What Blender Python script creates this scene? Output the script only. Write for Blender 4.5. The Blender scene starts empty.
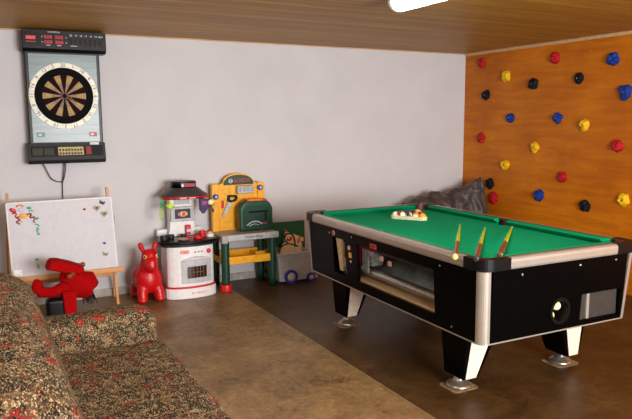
import bpy, bmesh, math, random
from mathutils import Vector, Matrix, noise
PI = math.pi
S = bpy.context.scene
COL = S.collection

# ------------------------------------------------------------------ camera, world, lights, exposure
cam_d = bpy.data.cameras.new('camera')
cam = bpy.data.objects.new('camera', cam_d); COL.objects.link(cam)
YAW, PITCH, ROLL = -0.48587, -0.13501, -0.00568
fw = Vector((-math.sin(YAW)*math.cos(PITCH), math.cos(YAW)*math.cos(PITCH), math.sin(PITCH)))
rt0 = Vector((math.cos(YAW), math.sin(YAW), 0)); up0 = rt0.cross(fw)
rt = rt0*math.cos(ROLL) + up0*math.sin(ROLL); up = up0*math.cos(ROLL) - rt0*math.sin(ROLL)
m = Matrix((rt, up, -fw)).transposed().to_4x4(); m.translation = Vector((-4.95154, -5.75027, 1.50196))
cam.matrix_world = m
cam_d.sensor_width = 36; cam_d.lens = 648.9*36/632; cam_d.clip_start = .05
S.camera = cam
H = 2.237                                                    # ceiling height

S.view_settings.view_transform = 'Standard'; S.view_settings.look = 'None'
S.view_settings.exposure = 0.0; S.view_settings.gamma = 1; S.view_settings.use_curve_mapping = False
W = bpy.data.worlds.new('world'); S.world = W; W.use_nodes = True
W.node_tree.nodes['Background'].inputs[0].default_value = (.75, .85, 1, 1)
W.node_tree.nodes['Background'].inputs[1].default_value = .6
TUBE = 34.0                                                   # brightness of the fluorescent tubes
def area(name, loc, rot, sx, sy, power, color=(1, 1, 1)):
    l = bpy.data.lights.new(name, 'AREA'); l.shape = 'RECTANGLE'; l.size = sx; l.size_y = sy
    l.energy = power; l.color = color
    o = bpy.data.objects.new(name, l); COL.objects.link(o); o.location = loc; o.rotation_euler = rot
    return o
area('added_window_fill', (-2.9, -7.05, 1.35), (PI/2, 0, 0), 2.2, 1.3, 350, (.97, .985, 1))  # fill light added behind the camera, at an invented window

# ------------------------------------------------------------------ materials
def lin(c):
    return tuple(((x/255)/12.92 if x/255 <= .04045 else ((x/255+.055)/1.055)**2.4) for x in c) + (1,)
class NT:
    def __init__(s, name):
        s.m = bpy.data.materials.new(name); s.m.use_nodes = True; s.t = s.m.node_tree
        s.b = s.t.nodes['Principled BSDF']
    def n(s, typ, **kw):
        x = s.t.nodes.new(typ)
        for k, v in kw.items(): setattr(x, k, v)
        return x
    def l(s, a, b): s.t.links.new(a, b)
    def coord(s, scale=(1, 1, 1), kind='Object'):
        tc = s.n('ShaderNodeTexCoord'); mp = s.n('ShaderNodeMapping'); mp.inputs['Scale'].default_value = scale
        s.l(tc.outputs[kind], mp.inputs[0]); return mp.outputs[0]
    def noise(s, vec, scale, detail=4, rough=.5, dist=0):
        x = s.n('ShaderNodeTexNoise'); s.l(vec, x.inputs['Vector']); x.inputs['Scale'].default_value = scale
        x.inputs['Detail'].default_value = detail; x.inputs['Roughness'].default_value = rough
        x.inputs['Distortion'].default_value = dist; return x.outputs['Fac']
    def ramp(s, fac, stops, const=False):
        x = s.n('ShaderNodeValToRGB'); s.l(fac, x.inputs[0]); e = x.color_ramp.elements
        if const: x.color_ramp.interpolation = 'CONSTANT'
        while len(e) < len(stops): e.new(.5)
        for i, (p, c) in enumerate(stops): e[i].position = p; e[i].color = lin(c)
        return x.outputs[0]
    def mix(s, fac, a, b, mode='MIX'):
        x = s.n('ShaderNodeMix', data_type='RGBA', blend_type=mode)
        for sock, v in ((x.inputs[0], fac), (x.inputs[6], a), (x.inputs[7], b)):
            if hasattr(v, 'links'): s.l(v, sock)
            elif isinstance(v, (int, float)): sock.default_value = v
            else: sock.default_value = lin(v)
        return x.outputs[2]
    def math(s, op, a, b=0):
        x = s.n('ShaderNodeMath', operation=op)
        for sock, v in ((x.inputs[0], a), (x.inputs[1], b)):
            if hasattr(v, 'links'): s.l(v, sock)
            else: sock.default_value = v
        return x.outputs[0]
    def bump(s, h, st=.2, d=.01):
        x = s.n('ShaderNodeBump'); x.inputs['Strength'].default_value = st; x.inputs['Distance'].default_value = d
        s.l(h, x.inputs['Height']); s.l(x.outputs[0], s.b.inputs['Normal'])
    def col(s, c): s.l(c, s.b.inputs['Base Color'])
def mat(name, c, rough=.5, metal=0, var=.06, vs=30, spec=.5, coat=0, emit=0):
    n = NT(name); v = n.coord()
    f = n.noise(v, vs, 3)
    d = tuple(max(0, x*(1-var)) for x in c); e = tuple(min(255, x*(1+var)+1) for x in c)
    n.col(n.ramp(f, [(.3, d), (.7, e)]))
    n.b.inputs['Roughness'].default_value = rough; n.b.inputs['Metallic'].default_value = metal
    n.b.inputs['Specular IOR Level'].default_value = spec; n.b.inputs['Coat Weight'].default_value = coat
    if emit: n.b.inputs['Emission Color'].default_value = lin(c); n.b.inputs['Emission Strength'].default_value = emit
    return n.m
M = {}
# plaster wall
n = NT('plaster'); v = n.coord(); f = n.noise(v, 2.2, 5, .6); n.col(n.ramp(f, [(.3, (204, 201, 202)), (.7, (212, 209, 210))]))
n.bump(n.noise(v, 60, 5, .7), .12, .006); n.b.inputs['Roughness'].default_value = .85; n.b.inputs['Specular IOR Level'].default_value = .2; M['plaster'] = n.m
# ceiling planks, running along the back wall
n = NT('ceiling_planks'); v = n.coord(); sep = n.n('ShaderNodeSeparateXYZ'); n.l(v, sep.inputs[0])
yy = n.math('MULTIPLY', sep.outputs[1], 1/.11); idx = n.math('FLOOR', yy); fr = n.math('FRACT', yy)
wn = n.n('ShaderNodeTexWhiteNoise', noise_dimensions='1D'); n.l(idx, wn.inputs['W'])
g = n.coord((.8, 26, 1)); grain = n.noise(g, 2.0, 6, .65, .4)
base = n.ramp(grain, [(.25, (136, 90, 28)), (.5, (178, 130, 48)), (.75, (214, 168, 76))])
tone = n.ramp(wn.outputs[0], [(0, (232, 222, 212)), (1, (255, 255, 255))])
base = n.mix(1.0, base, tone, 'MULTIPLY')
groove = n.math('LESS_THAN', fr, .045); base = n.mix(groove, base, (110, 72, 40)); n.col(base)
n.b.inputs['Roughness'].default_value = .5; n.b.inputs['Specular IOR Level'].default_value = .3; n.bump(n.math('SUBTRACT', 1, groove), .4, .004); M['ceiling'] = n.m
# plywood
n = NT('plywood'); g = n.coord((1, 1.1, 9)); gr = n.noise(g, 1.6, 7, .62, .6)
base = n.ramp(gr, [(.25, (180, 96, 3)), (.5, (202, 114, 6)), (.75, (218, 134, 20))])
v = n.coord(); sc = n.noise(n.coord((1, 5, 9)), 5, 3, .6, 1.5); scf = n.ramp(sc, [(.66, (0, 0, 0)), (.72, (255, 255, 255))])
base = n.mix(n.math('MULTIPLY', scf, .5), base, (232, 178, 110))
dk = n.noise(v, 1.3, 3); base = n.mix(1, base, n.ramp(dk, [(.35, (225, 215, 205)), (.65, (255, 255, 255))]), 'MULTIPLY')
n.col(base); n.b.inputs['Roughness'].default_value = .45; n.b.inputs['Specular IOR Level'].default_value = .28; M['plywood'] = n.m
# floor: mottled brown sheet vinyl in a tile print
n = NT('vinyl_floor'); v = n.coord(); a = n.noise(v, 3.2, 8, .62, .8); b = n.noise(v, 22, 6, .7, 1)
base = n.ramp(a, [(.25, (76, 54, 30)), (.42, (112, 84, 50)), (.6, (144, 112, 70)), (.8, (178, 146, 100))])
base = n.mix(.35, base, n.ramp(b, [(.35, (66, 46, 26)), (.65, (172, 140, 94))]))
br = n.n('ShaderNodeTexBrick'); n.l(v, br.inputs['Vector']); br.offset = .5
br.inputs['Scale'].default_value = 1; br.inputs['Brick Width'].default_value = .45; br.inputs['Row Height'].default_value = .45
br.inputs['Mortar Size'].default_value = .004; br.inputs['Color1'].default_value = (.72, .72, .72, 1); br.inputs['Color2'].default_value = (1, 1, 1, 1); br.inputs['Mortar'].default_value = (.6, .58, .55, 1)
base = n.mix(.6, base, br.outputs['Color'], 'MULTIPLY')
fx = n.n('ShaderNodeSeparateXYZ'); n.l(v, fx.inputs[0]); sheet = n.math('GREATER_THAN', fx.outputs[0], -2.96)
base = n.mix(sheet, base, n.mix(1, base, (152, 138, 116), 'MULTIPLY'))      # right sheet: different lay, plus shade around the table put into its colour
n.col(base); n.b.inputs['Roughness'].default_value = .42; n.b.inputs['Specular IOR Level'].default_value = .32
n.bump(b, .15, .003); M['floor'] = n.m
# cut end grain / plain woods
def wood(name, c1, c2, sc=(1, 12, 12), rough=.5):
    n = NT(name); gr = n.noise(n.coord(sc), 3, 6, .6, .5); n.col(n.ramp(gr, [(.3, c1), (.7, c2)])); n.b.inputs['Roughness'].default_value = rough; return n.m
M['trimwood'] = wood('trim_pine', (186, 146, 104), (214, 176, 134), (1, 12, 12))
M['easelwood'] = wood('easel_beech', (178, 118, 66), (212, 152, 94), (12, 12, 1.5))
M['easelwood_h'] = wood('easel_beech_level', (186, 124, 68), (222, 160, 98), (1.5, 12, 12))
M['plank'] = wood('pale_shelf_wood', (190, 150, 104), (220, 184, 138), (12, 1, 12))
M['boardwood'] = wood('pale_play_board', (222, 190, 140), (238, 210, 165), (4, 4, 10))
M['railwood'] = wood('brown_rail_trim', (70, 40, 30), (98, 60, 46), (3, 3, 3), .35)
M['propwood'] = wood('brown_round_wood', (110, 58, 20), (150, 86, 36), (5, 5, 5))
# sofa tapestry
n = NT('tapestry'); v = n.coord((1, 1, 1))
vv = n.n('ShaderNodeTexVoronoi'); n.l(n.coord((290, 130, 290)), vv.inputs['Vector']); vv.inputs['Scale'].default_value = 1
s1 = n.n('ShaderNodeSeparateColor'); n.l(vv.outputs['Color'], s1.inputs[0])
fine = n.ramp(s1.outputs[0], [(0, (20, 15, 12)), (.22, (104, 80, 54)), (.42, (156, 132, 96)), (.56, (60, 42, 28)), (.70, (28, 36, 28)), (.84, (92, 62, 42)), (.93, (188, 170, 134))], True)
vb = n.n('ShaderNodeTexVoronoi', distance='MANHATTAN'); n.l(n.coord((34, 52, 40)), vb.inputs['Vector']); vb.inputs['Scale'].default_value = 1
s2 = n.n('ShaderNodeSeparateColor'); n.l(vb.outputs['Color'], s2.inputs[0])
patch = n.ramp(s2.outputs[1], [(0, (22, 28, 24)), (.26, (124, 98, 68)), (.45, (66, 50, 34)), (.62, (36, 52, 40)), (.78, (146, 122, 86)), (.92, (96, 30, 24))], True)
base = n.mix(.34, fine, patch)
vc = n.n('ShaderNodeTexVoronoi', distance='MANHATTAN'); n.l(n.coord((10, 11, 10)), vc.inputs['Vector']); vc.inputs['Scale'].default_value = 1; vc.inputs['Randomness'].default_value = .55
s3 = n.n('ShaderNodeSeparateColor'); n.l(vc.outputs['Color'], s3.inputs[0])
near = n.math('LESS_THAN', n.math('ADD', vc.outputs['Distance'], n.math('MULTIPLY', n.noise(v, 90, 2), .5)), .66)
motif = n.ramp(s3.outputs[2], [(0, (158, 26, 24)), (.45, (24, 44, 34)), (.62, (140, 146, 118)), (.7, (124, 34, 26))], True)
gate = n.math('MULTIPLY', near, n.math('GREATER_THAN', s1.outputs[1], .38))
base = n.mix(gate, base, motif); n.col(base)
n.b.inputs['Roughness'].default_value = .9; n.b.inputs['Specular IOR Level'].default_value = .15
n.bump(vv.outputs['Distance'], .5, .004); M['tapestry'] = n.m
# cloth of the table
n = NT('green_baize'); v = n.coord(); f = n.noise(v, 300, 2); g = n.noise(v, 2, 3)
n.col(n.mix(.5, n.ramp(f, [(.3, (0, 134, 88)), (.7, (4, 150, 100))]), n.ramp(g, [(.3, (0, 136, 90)), (.7, (2, 146, 98))])))
n.b.inputs['Roughness'].default_value = .9; n.b.inputs['Specular IOR Level'].default_value = .1; M['baize'] = n.m
n = NT('crumpled_vinyl'); v = n.coord(); n.col(n.ramp(n.noise(v, 6, 5), [(.3, (48, 41, 40)), (.7, (84, 72, 70))]))
n.b.inputs['Roughness'].default_value = .42; n.bump(n.noise(v, 14, 5, .6, 1), .6, .02); M['cover'] = n.m
# laminate black
M['black'] = mat('black_laminate', (3, 3, 3), .3, spec=.06)
M['blackp'] = mat('black_plastic', (10, 9, 10), .35, spec=.25)
M['darkin'] = mat('dark_interior', (22, 21, 21), .7)
M['charcoal'] = mat('charcoal_plastic', (38, 36, 38), .38, spec=.35)
M['alu'] = mat('brushed_aluminium', (190, 181, 169), .3, .6, .02, 20)
M['steel'] = mat('steel_tube', (190, 186, 178), .25, .9)
M['cream'] = mat('cream_laminate', (226, 206, 184), .45)
M['footm'] = mat('foot_metal', (170, 160, 146), .3, .85)
M['tan'] = mat('tan_residue', (132, 108, 74), .7, 0, .2)
M['white'] = mat('white_plastic', (232, 228, 226), .35, var=.02)
M['offwhite'] = mat('whiteboard', (206, 203, 208), .5, var=.015, spec=.2)
M['red'] = mat('red_plastic', (206, 20, 24), .35)
M['redrub'] = mat('red_rubber', (192, 6, 12), .36, var=.04)
M['redplush'] = mat('red_plush', (158, 4, 6), .95, var=.12, vs=120, spec=.1)
M['yellow'] = mat('yellow_plastic', (244, 172, 30), .4)
M['lemon'] = mat('yellow_foam', (240, 200, 20), .6)
M['dkgreen'] = mat('dark_green_plastic', (14, 62, 44), .4)
M['casegreen'] = mat('case_green_plastic', (16, 72, 50), .4)
M['boardgreen'] = mat('green_card', (10, 92, 58), .6)
M['grey'] = mat('grey_plastic', (168, 164, 160), .45)
M['ltgrey'] = mat('light_grey_plastic', (184, 184, 186), .5)
M['topgrey'] = mat('worktop_grey', (160, 150, 138), .45, var=.12)
M['blue'] = mat('blue_plastic', (28, 96, 180), .35)
M['violet'] = mat('violet_blue_plastic', (46, 40, 130), .4)
M['orange'] = mat('orange_plastic', (236, 120, 24), .4)
M['glassdark'] = mat('smoked_oven_window', (56, 34, 30), .12)
M['silverface'] = None
n = NT('dart_face_print'); g = n.coord((.6, 1, 14)); gr = n.noise(g, 2, 4); sp = n.n('ShaderNodeSeparateXYZ'); n.l(n.coord(), sp.inputs[0])
n.col(n.ramp(gr, [(.3, (72, 92, 96)), (.5, (108, 128, 124)), (.7, (88, 102, 110))])); n.b.inputs['Roughness'].default_value = .3; M['silverface'] = n.m
M['segcream'] = mat('segment_cream', (176, 148, 98), .6, spec=.2)
M['segdark'] = mat('segment_dark_red', (34, 8, 10), .7, spec=.1)
M['segpink'] = mat('segment_inner', (148, 112, 92), .6)
M['ringwhite'] = mat('number_ring_ivory', (226, 220, 200), .4)
M['brass'] = mat('keypad_yellow', (196, 172, 104), .5, 0, .15, 120)
M['led'] = mat('red_led', (190, 24, 24), .4, emit=.35)
M['leddim'] = mat('dim_red_led', (60, 6, 10), .5, spec=.1, emit=.1)
M['ink'] = mat('white_ink', (220, 220, 220), .5)
M['blackink'] = mat('black_ink', (18, 18, 20), .5)
M['redink'] = mat('red_ink', (214, 28, 34), .5)
M['teal'] = mat('teal_label', (30, 110, 104), .4)
M['cable'] = mat('cable_rubber', (28, 26, 26), .5)
M['eyewhite'] = mat('eye_yellow_white', (232, 214, 120), .3)
M['pink'] = mat('pink_sticker', (226, 170, 150), .5)
M['brown'] = mat('cue_brown', (104, 40, 20), .3, coat=.3)
M['cueyel'] = mat('cue_yellow_green', (168, 178, 6), .35)
M['purple'] = mat('dark_purple_cloth', (58, 26, 84), .6)
M['magenta'] = mat('magenta_print', (170, 30, 90), .5)
M['limegreen'] = mat('lime_plastic', (190, 220, 70), .45)
M['grass'] = mat('green_plastic', (20, 170, 80), .4)
M['maroon'] = mat('maroon_plastic', (140, 16, 30), .45)
M['lilac'] = mat('lilac_plastic', (206, 196, 226), .45)
M['khaki'] = mat('olive_gold', (150, 136, 84), .4)
M['stone'] = NT('plinth_render').m
n = NT('plinth_stone'); n.col(n.ramp(n.noise(n.coord(), 14, 6, .7), [(.3, (150, 142, 130)), (.7, (190, 184, 174))])); n.b.inputs['Roughness'].default_value = .85; M['stone'] = n.m
HC = dict(red=(170, 22, 30), yellow=(240, 178, 24), blue=(22, 52, 132), black=(10, 14, 20))
for k, c in HC.items(): M['hold_'+k] = mat('hold_'+k, c, .65, var=.15, vs=60, spec=.2)
n = NT('tube_diffuser'); n.b.inputs['Emission Color'].default_value = (1, .97, .92, 1); n.b.inputs['Emission Strength'].default_value = TUBE; n.col(n.ramp(n.noise(n.coord(), 5), [(0, (250, 250, 250)), (1, (255, 255, 255))])); M['tube'] = n.m
n = NT('window_glass'); t = n.t; tr = n.n('ShaderNodeBsdfTransparent'); tr.inputs[0].default_value = (.97, .98, .98, 1); gl = n.n('ShaderNodeBsdfGlossy'); gl.inputs['Roughness'].default_value = .04
mx = n.n('ShaderNodeMixShader'); mx.inputs[0].default_value = .035; n.l(tr.outputs[0], mx.inputs[1]); n.l(gl.outputs[0], mx.inputs[2]); n.l(mx.outputs[0], t.nodes['Material Output'].inputs[0]); M['glass'] = n.m

# ------------------------------------------------------------------ mesh helpers
class MB:
    def __init__(s, smooth=None): s.b = bmesh.new(); s.mi = 0; s.smooth = smooth
    def _fin(s, faces, sm=None):
        for f in faces:
            f.material_index = s.mi
            if sm is not None: f.smooth = sm
    def box(s, x0, x1, y0, y1, z0, z1, r=0, seg=2, mtx=None):
        b = bmesh.new(); bmesh.ops.create_cube(b, size=1)
        for v in b.verts: v.co = Vector(((x0+x1)/2+v.co.x*(x1-x0), (y0+y1)/2+v.co.y*(y1-y0), (z0+z1)/2+v.co.z*(z1-z0)))
        if r: bmesh.ops.bevel(b, geom=list(b.edges), offset=r, segments=seg, profile=.5, affect='EDGES')
        return s.merge(b, mtx, bool(r and seg > 1))
    def merge(s, b, mtx=None, sm=None):
        if mtx: bmesh.ops.transform(b, matrix=mtx, verts=b.verts)
        bmesh.ops.recalc_face_normals(b, faces=b.faces)
        me = bpy.data.meshes.new('t'); b.to_mesh(me); b.free(); n0 = len(s.b.faces)
        s.b.from_mesh(me); bpy.data.meshes.remove(me); s.b.faces.ensure_lookup_table()
        s._fin(s.b.faces[n0:], sm); return s
    def hull(s, bot, top, r=0, seg=2):
        b = bmesh.new(); vb = [b.verts.new(p) for p in bot]; vt = [b.verts.new(p) for p in top]; k = len(bot)
        b.faces.new(vb[::-1]); b.faces.new(vt)
        for i in range(k): b.faces.new((vb[i], vb[(i+1) % k], vt[(i+1) % k], vt[i]))
        if r: bmesh.ops.recalc_face_normals(b, faces=b.faces); bmesh.ops.bevel(b, geom=list(b.edges), offset=r, segments=seg, profile=.5, affect='EDGES')
        return s.merge(b)
    def prism(s, pts, a, c, axis='y', r=0, holes=None, mtx=None, seg=2):
        def P(p, t): return (p[0], t, p[1]) if axis == 'y' else ((t, p[0], p[1]) if axis == 'x' else (p[0], p[1], t))
        b = bmesh.new(); vb = [b.verts.new(P(p, a)) for p in pts]; vt = [b.verts.new(P(p, c)) for p in pts]; k = len(pts)
        f1 = b.faces.new(vb[::-1]); f2 = b.faces.new(vt)
        for i in range(k): b.faces.new((vb[i], vb[(i+1) % k], vt[(i+1) % k], vt[i]))
        bmesh.ops.recalc_face_normals(b, faces=b.faces)
        if r: bmesh.ops.bevel(b, geom=list(f1.edges)+list(f2.edges), offset=r, segments=seg, profile=.5, affect='EDGES')
        bmesh.ops.triangulate(b, faces=[f for f in b.faces if len(f.verts) > 4])
        return s.merge(b, mtx)
    def lathe(s, prof, c=(0, 0, 0), axis='z', seg=24, mtx=None):
        b = bmesh.new(); rings = []
        for (r, h) in prof:
            ring = []
            for i in range(seg):
                a = 2*PI*i/seg; x, y = r*math.cos(a), r*math.sin(a)
                p = (x, y, h) if axis == 'z' else ((x, h, y) if axis == 'y' else (h, x, y))
                ring.append(b.verts.new((p[0]+c[0], p[1]+c[1], p[2]+c[2])))
            rings.append(ring)
        for i in range(len(rings)-1):
            for j in range(seg): b.faces.new((rings[i][j], rings[i][(j+1) % seg], rings[i+1][(j+1) % seg], rings[i+1][j]))
        if prof[0][0] > 1e-4: b.faces.new(rings[0][::-1])
        if prof[-1][0] > 1e-4: b.faces.new(rings[-1])
        bmesh.ops.remove_doubles(b, verts=b.verts, dist=1e-5)
        return s.merge(b, mtx, True)
    def cyl(s, p, q, r, r2=None, seg=16):
        p, q = Vector(p), Vector(q); L = (q-p).length
        mt = Matrix.Translation(p) @ (q-p).to_track_quat('Z', 'Y').to_matrix().to_4x4()
        return s.lathe([(r, 0), (r2 if r2 is not None else r, L)], seg=seg, mtx=mt)
    def tube(s, pts, r, seg=8):
        pts = [Vector(p) for p in pts]; b = bmesh.new(); rings = []
        for i, p in enumerate(pts):
            t = (pts[min(i+1, len(pts)-1)]-pts[max(i-1, 0)]).normalized(); q = t.to_track_quat('Z', 'Y')
            rr = r(i/(len(pts)-1)) if callable(r) else r
            rings.append([b.verts.new(p+q @ Vector((rr*math.cos(2*PI*j/seg), rr*math.sin(2*PI*j/seg), 0))) for j in range(seg)])
        for i in range(len(rings)-1):
            for j in range(seg): b.faces.new((rings[i][j], rings[i][(j+1) % seg], rings[i+1][(j+1) % seg], rings[i+1][j]))
        b.faces.new(rings[0][::-1]); b.faces.new(rings[-1]); return s.merge(b, None, True)
    def ball(s, c, r, sc=(1, 1, 1), rot=None, sub=3):
        b = bmesh.new(); bmesh.ops.create_icosphere(b, subdivisions=sub, radius=r)
        mt = Matrix.Translation(c) @ (rot.to_matrix().to_4x4() if rot else Matrix()) @ Matrix.Diagonal((*sc, 1))
        return s.merge(b, mt, True)
    def text(s, body, size, mtx, depth=.001, align='CENTER'):
        cu = bpy.data.curves.new('txt', 'FONT'); cu.body = body; cu.size = size; cu.extrude = depth; cu.align_x = align; cu.align_y = 'CENTER'; cu.resolution_u = 3
        o = bpy.data.objects.new('txt', cu); me = bpy.data.meshes.new_from_object(o); bpy.data.objects.remove(o); bpy.data.curves.remove(cu)
        b = bmesh.new(); b.from_mesh(me); bpy.data.meshes.remove(me); return s.merge(b, mtx)
    def build(s, name, mats, parent=None, label=None, weighted=False):
        me = bpy.data.meshes.new(name); s.b.to_mesh(me); s.b.free()
        for q in (mats if isinstance(mats, (list, tuple)) else [mats]): me.materials.append(M[q] if isinstance(q, str) else q)
        if s.smooth: 
            for p in me.polygons: p.use_smooth = True
        o = bpy.data.objects.new(name, me); COL.objects.link(o)
        if parent: o.parent = parent
        if label: o['label'] = label
        if any(p.use_smooth for p in me.polygons) and not s.smooth:
            try:
                mo = o.modifiers.new('wn', 'WEIGHTED_NORMAL'); mo.keep_sharp = True
            except Exception: pass
        return o
def FRONT(x, y, z, rot=0):                                   # text plane facing -y
    return Matrix.Translation((x, y, z)) @ Matrix.Rotation(PI/2, 4, 'X') @ Matrix.Rotation(rot, 4, 'Z')
def LEFTF(x, y, z):                                          # text plane facing -x
    return Matrix.Translation((x, y, z)) @ Matrix.Rotation(-PI/2, 4, 'Z') @ Matrix.Rotation(PI/2, 4, 'X')
def thing(name, label, cat, loc=(0, 0, 0), rz=0, group=None):
    o = bpy.data.objects.new(name, None); COL.objects.link(o); o.location = loc; o.rotation_euler = (0, 0, rz)
    o.empty_display_size = .1; return tag(o, label, cat, group)
def tag(o, label, cat, group=None, kind=None):
    o['label'] = label; o['category'] = cat
    if group: o['group'] = group
    if kind: o['kind'] = kind
    return o
def struct(name, mb, mats, label=None):
    o = mb.build(name, mats); o['kind'] = 'structure'
    if label: o['label'] = label; 
    return o
def rel(o, loc): o.location = loc; return o
def fuse(name, mb, mats, parent, voxel=.01, smooth=6, label=None):
    """blend overlapping lumps into one continuous skin"""
    o = mb.build(name, mats, None); 
    for mo in list(o.modifiers): o.modifiers.remove(mo)
    r = o.modifiers.new('r', 'REMESH'); r.mode = 'VOXEL'; r.voxel_size = voxel
    sm = o.modifiers.new('s', 'SMOOTH'); sm.factor = .5; sm.iterations = smooth
    dg = bpy.context.evaluated_depsgraph_get(); dg.update()
    me = bpy.data.meshes.new_from_object(o.evaluated_get(dg))
    o.modifiers.clear(); o.data = me
    for p in me.polygons: p.use_smooth = True
    if parent: o.parent = parent
    if label: o['label'] = label
    return o
def circ(cx, cy, r, a0=0, a1=2*PI, k=24, end=False):
    kk = k if not end else k-1
    return [(cx+r*math.cos(a0+(a1-a0)*i/kk), cy+r*math.sin(a0+(a1-a0)*i/kk)) for i in range(k)]
def rrect(x0, x1, y0, y1, r, k=8):
    p = []
    for cx, cy, a in ((x1-r, y1-r, 0), (x0+r, y1-r, PI/2), (x0+r, y0+r, PI), (x1-r, y0+r, 1.5*PI)): p += circ(cx, cy, r, a, a+PI/2, k, True)
    return p

# ------------------------------------------------------------------ the room
X0, Y0 = -6.3, -7.1
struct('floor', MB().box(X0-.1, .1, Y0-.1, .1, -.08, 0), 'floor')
mb = MB(); mb.box(-2.965, -2.957, Y0, 0, 0, .0008); struct('trim_1', mb, [mat('floor_seam', (126, 102, 74), .4)], 'thin pale seam between two sheets of floor vinyl')
struct('ceiling', MB().box(X0-.1, .1, Y0-.1, .1, H, H+.08), 'ceiling')
struct('wall_back', MB().box(X0-.1, .1, 0, .12, 0, H), 'plaster')
struct('wall_right', MB().box(0, .12, Y0, 0, 0, H), 'plaster')
struct('wall_left', MB().box(X0-.12, X0, Y0, 0, 0, H), 'plaster')
mb = MB(); mb.box(X0, -4.05, Y0-.12, Y0, 0, H); mb.box(-1.75, 0, Y0-.12, Y0, 0, H); mb.box(-4.05, -1.75, Y0-.12, Y0, 0, .65); mb.box(-4.05, -1.75, Y0-.12, Y0, 2.05, H)
struct('wall_front', mb, 'plaster')
mb = MB(); mb.box(-4.05, -1.75, Y0-.1, Y0-.04, .65, .72); mb.box(-4.05, -1.75, Y0-.1, Y0-.04, 1.98, 2.05)
for x in (-4.05, -2.93, -1.82): mb.box(x, x+.07, Y0-.1, Y0-.04, .65, 2.05)
struct('added_window_1', mb, 'white')  # unseen window frame, added to go with the fill light
struct('trim_2', MB().box(X0, 0, -.014, 0, H-.012, H, .003, 1), 'trimwood', 'pale wood strip along the top of the white wall')
struct('trim_3', MB().box(-.04, -.02, -6, -.02, H-.03, H, .004, 1), 'trimwood', 'pale wood strip along the top of the plywood')
mb = MB(); mb.prism([(0, 0), (-.022, 0), (-.022, .05), (-.012, .065), (0, .065)], X0, 0, 'x'); struct('baseboard_back', mb, 'stone')

# plywood climbing panel and its holds
t = thing('climbing_wall', 'varnished orange plywood sheet covering the wall behind the pool table', 'climbing wall', (0, -2.4, 0))
MB().box(-.02, 0, -3.2, 2.398, .0, H-.002).build('plywood_sheet', 'plywood', t)
holds = [(-.279, 2.115, 'red', 'red climbing hold, topmost beside the white wall corner'),
 (-.643, 1.954, 'yellow', 'yellow climbing hold in the upper row, highest of the yellow ones'),
 (-1.275, 2.081, 'red', 'red climbing hold just under the ceiling at mid panel'),
 (-1.909, 2.018, 'blue', 'blue climbing hold highest up, just under the ceiling'),
 (-1.557, 1.879, 'black', 'black climbing hold between the topmost blue hold and the mid-panel top red hold'),
 (-1.014, 1.854, 'black', 'black climbing hold beside the highest yellow one, second of three upper blacks from the corner'),
 (-.355, 1.772, 'black', 'black climbing hold close to the white wall corner, high up under a red one'),
 (-2.044, 1.733, 'blue', 'blue climbing hold right below the topmost blue one at the picture edge'),
 (-.72, 1.525, 'blue', 'blue climbing hold at mid height, nearer the corner of the level pair'),
 (-1.336, 1.521, 'blue', 'blue climbing hold at mid height directly beside a yellow hold'),
 (-1.643, 1.456, 'yellow', 'large yellow climbing hold at mid height beside a blue one'),
 (-.296, 1.312, 'red', 'red climbing hold at mid height beside the white wall corner'),
 (-1.066, 1.238, 'yellow', 'yellow climbing hold standing alone in the middle of the plywood'),
 (-1.997, 1.277, 'red', 'red climbing hold at mid height at the edge farthest from the corner'),
 (-.671, 1.038, 'yellow', 'yellow climbing hold low down, nearest the dark crumpled cover'),
 (-1.421, .967, 'red', 'red climbing hold low in the middle, above the black and blue holds'),
 (-1.142, .768, 'blue', 'blue climbing hold lowest of the blue ones, just above the pool table rail'),
 (-1.698, .721, 'black', 'black climbing hold lowest on the panel, above the far table rail'),
 (-2.086, .817, 'yellow', 'yellow climbing hold low down above the far pool table corner'),
 (-.452, .825, 'black', 'black climbing hold partly behind the peak of the crumpled cover'),
 (-.515, .675, 'red', 'dark red climbing hold mostly hidden beside the crumpled cover, lowest red one')]
for i, (y, z, c, lab) in enumerate(holds):
    random.seed(i*7+3); t = thing('climbing_hold', lab, 'climbing hold', (-.0205, y, z), -PI/2, 'climbing holds on the plywood panel')
    b = bmesh.new(); bmesh.ops.create_icosphere(b, subdivisions=4, radius=1)
    rr = .055*random.uniform(.9, 1.12); lob = random.choice([3, 4, 5]); ph = random.uniform(0, 6); off = Vector((i*3.1, 0, 0)); tri = random.uniform(.1, .2)
    for v in b.verts:
        d = v.co.normalized(); a = math.atan2(d.z, d.x)
        f = 1+tri*.45*math.cos(lob*a+ph)+.26*noise.noise(d*1.5+off)+.05*noise.noise(d*5+off)
        v.co = Vector((d.x*f*rr, d.y*f*rr*.8, d.z*f*rr))
        if v.co.y > -.002: v.co.y = 0
        dd = math.hypot(v.co.x, v.co.z)
        if d.y < -.6 and dd < .014: v.co.y += .012
    MB().merge(b, None, True).build('hold_body', 'hold_'+c, t)
    MB().cyl((0, -.034, 0), (0, -.024, 0), .006).build('bolt', 'steel', t)

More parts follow.
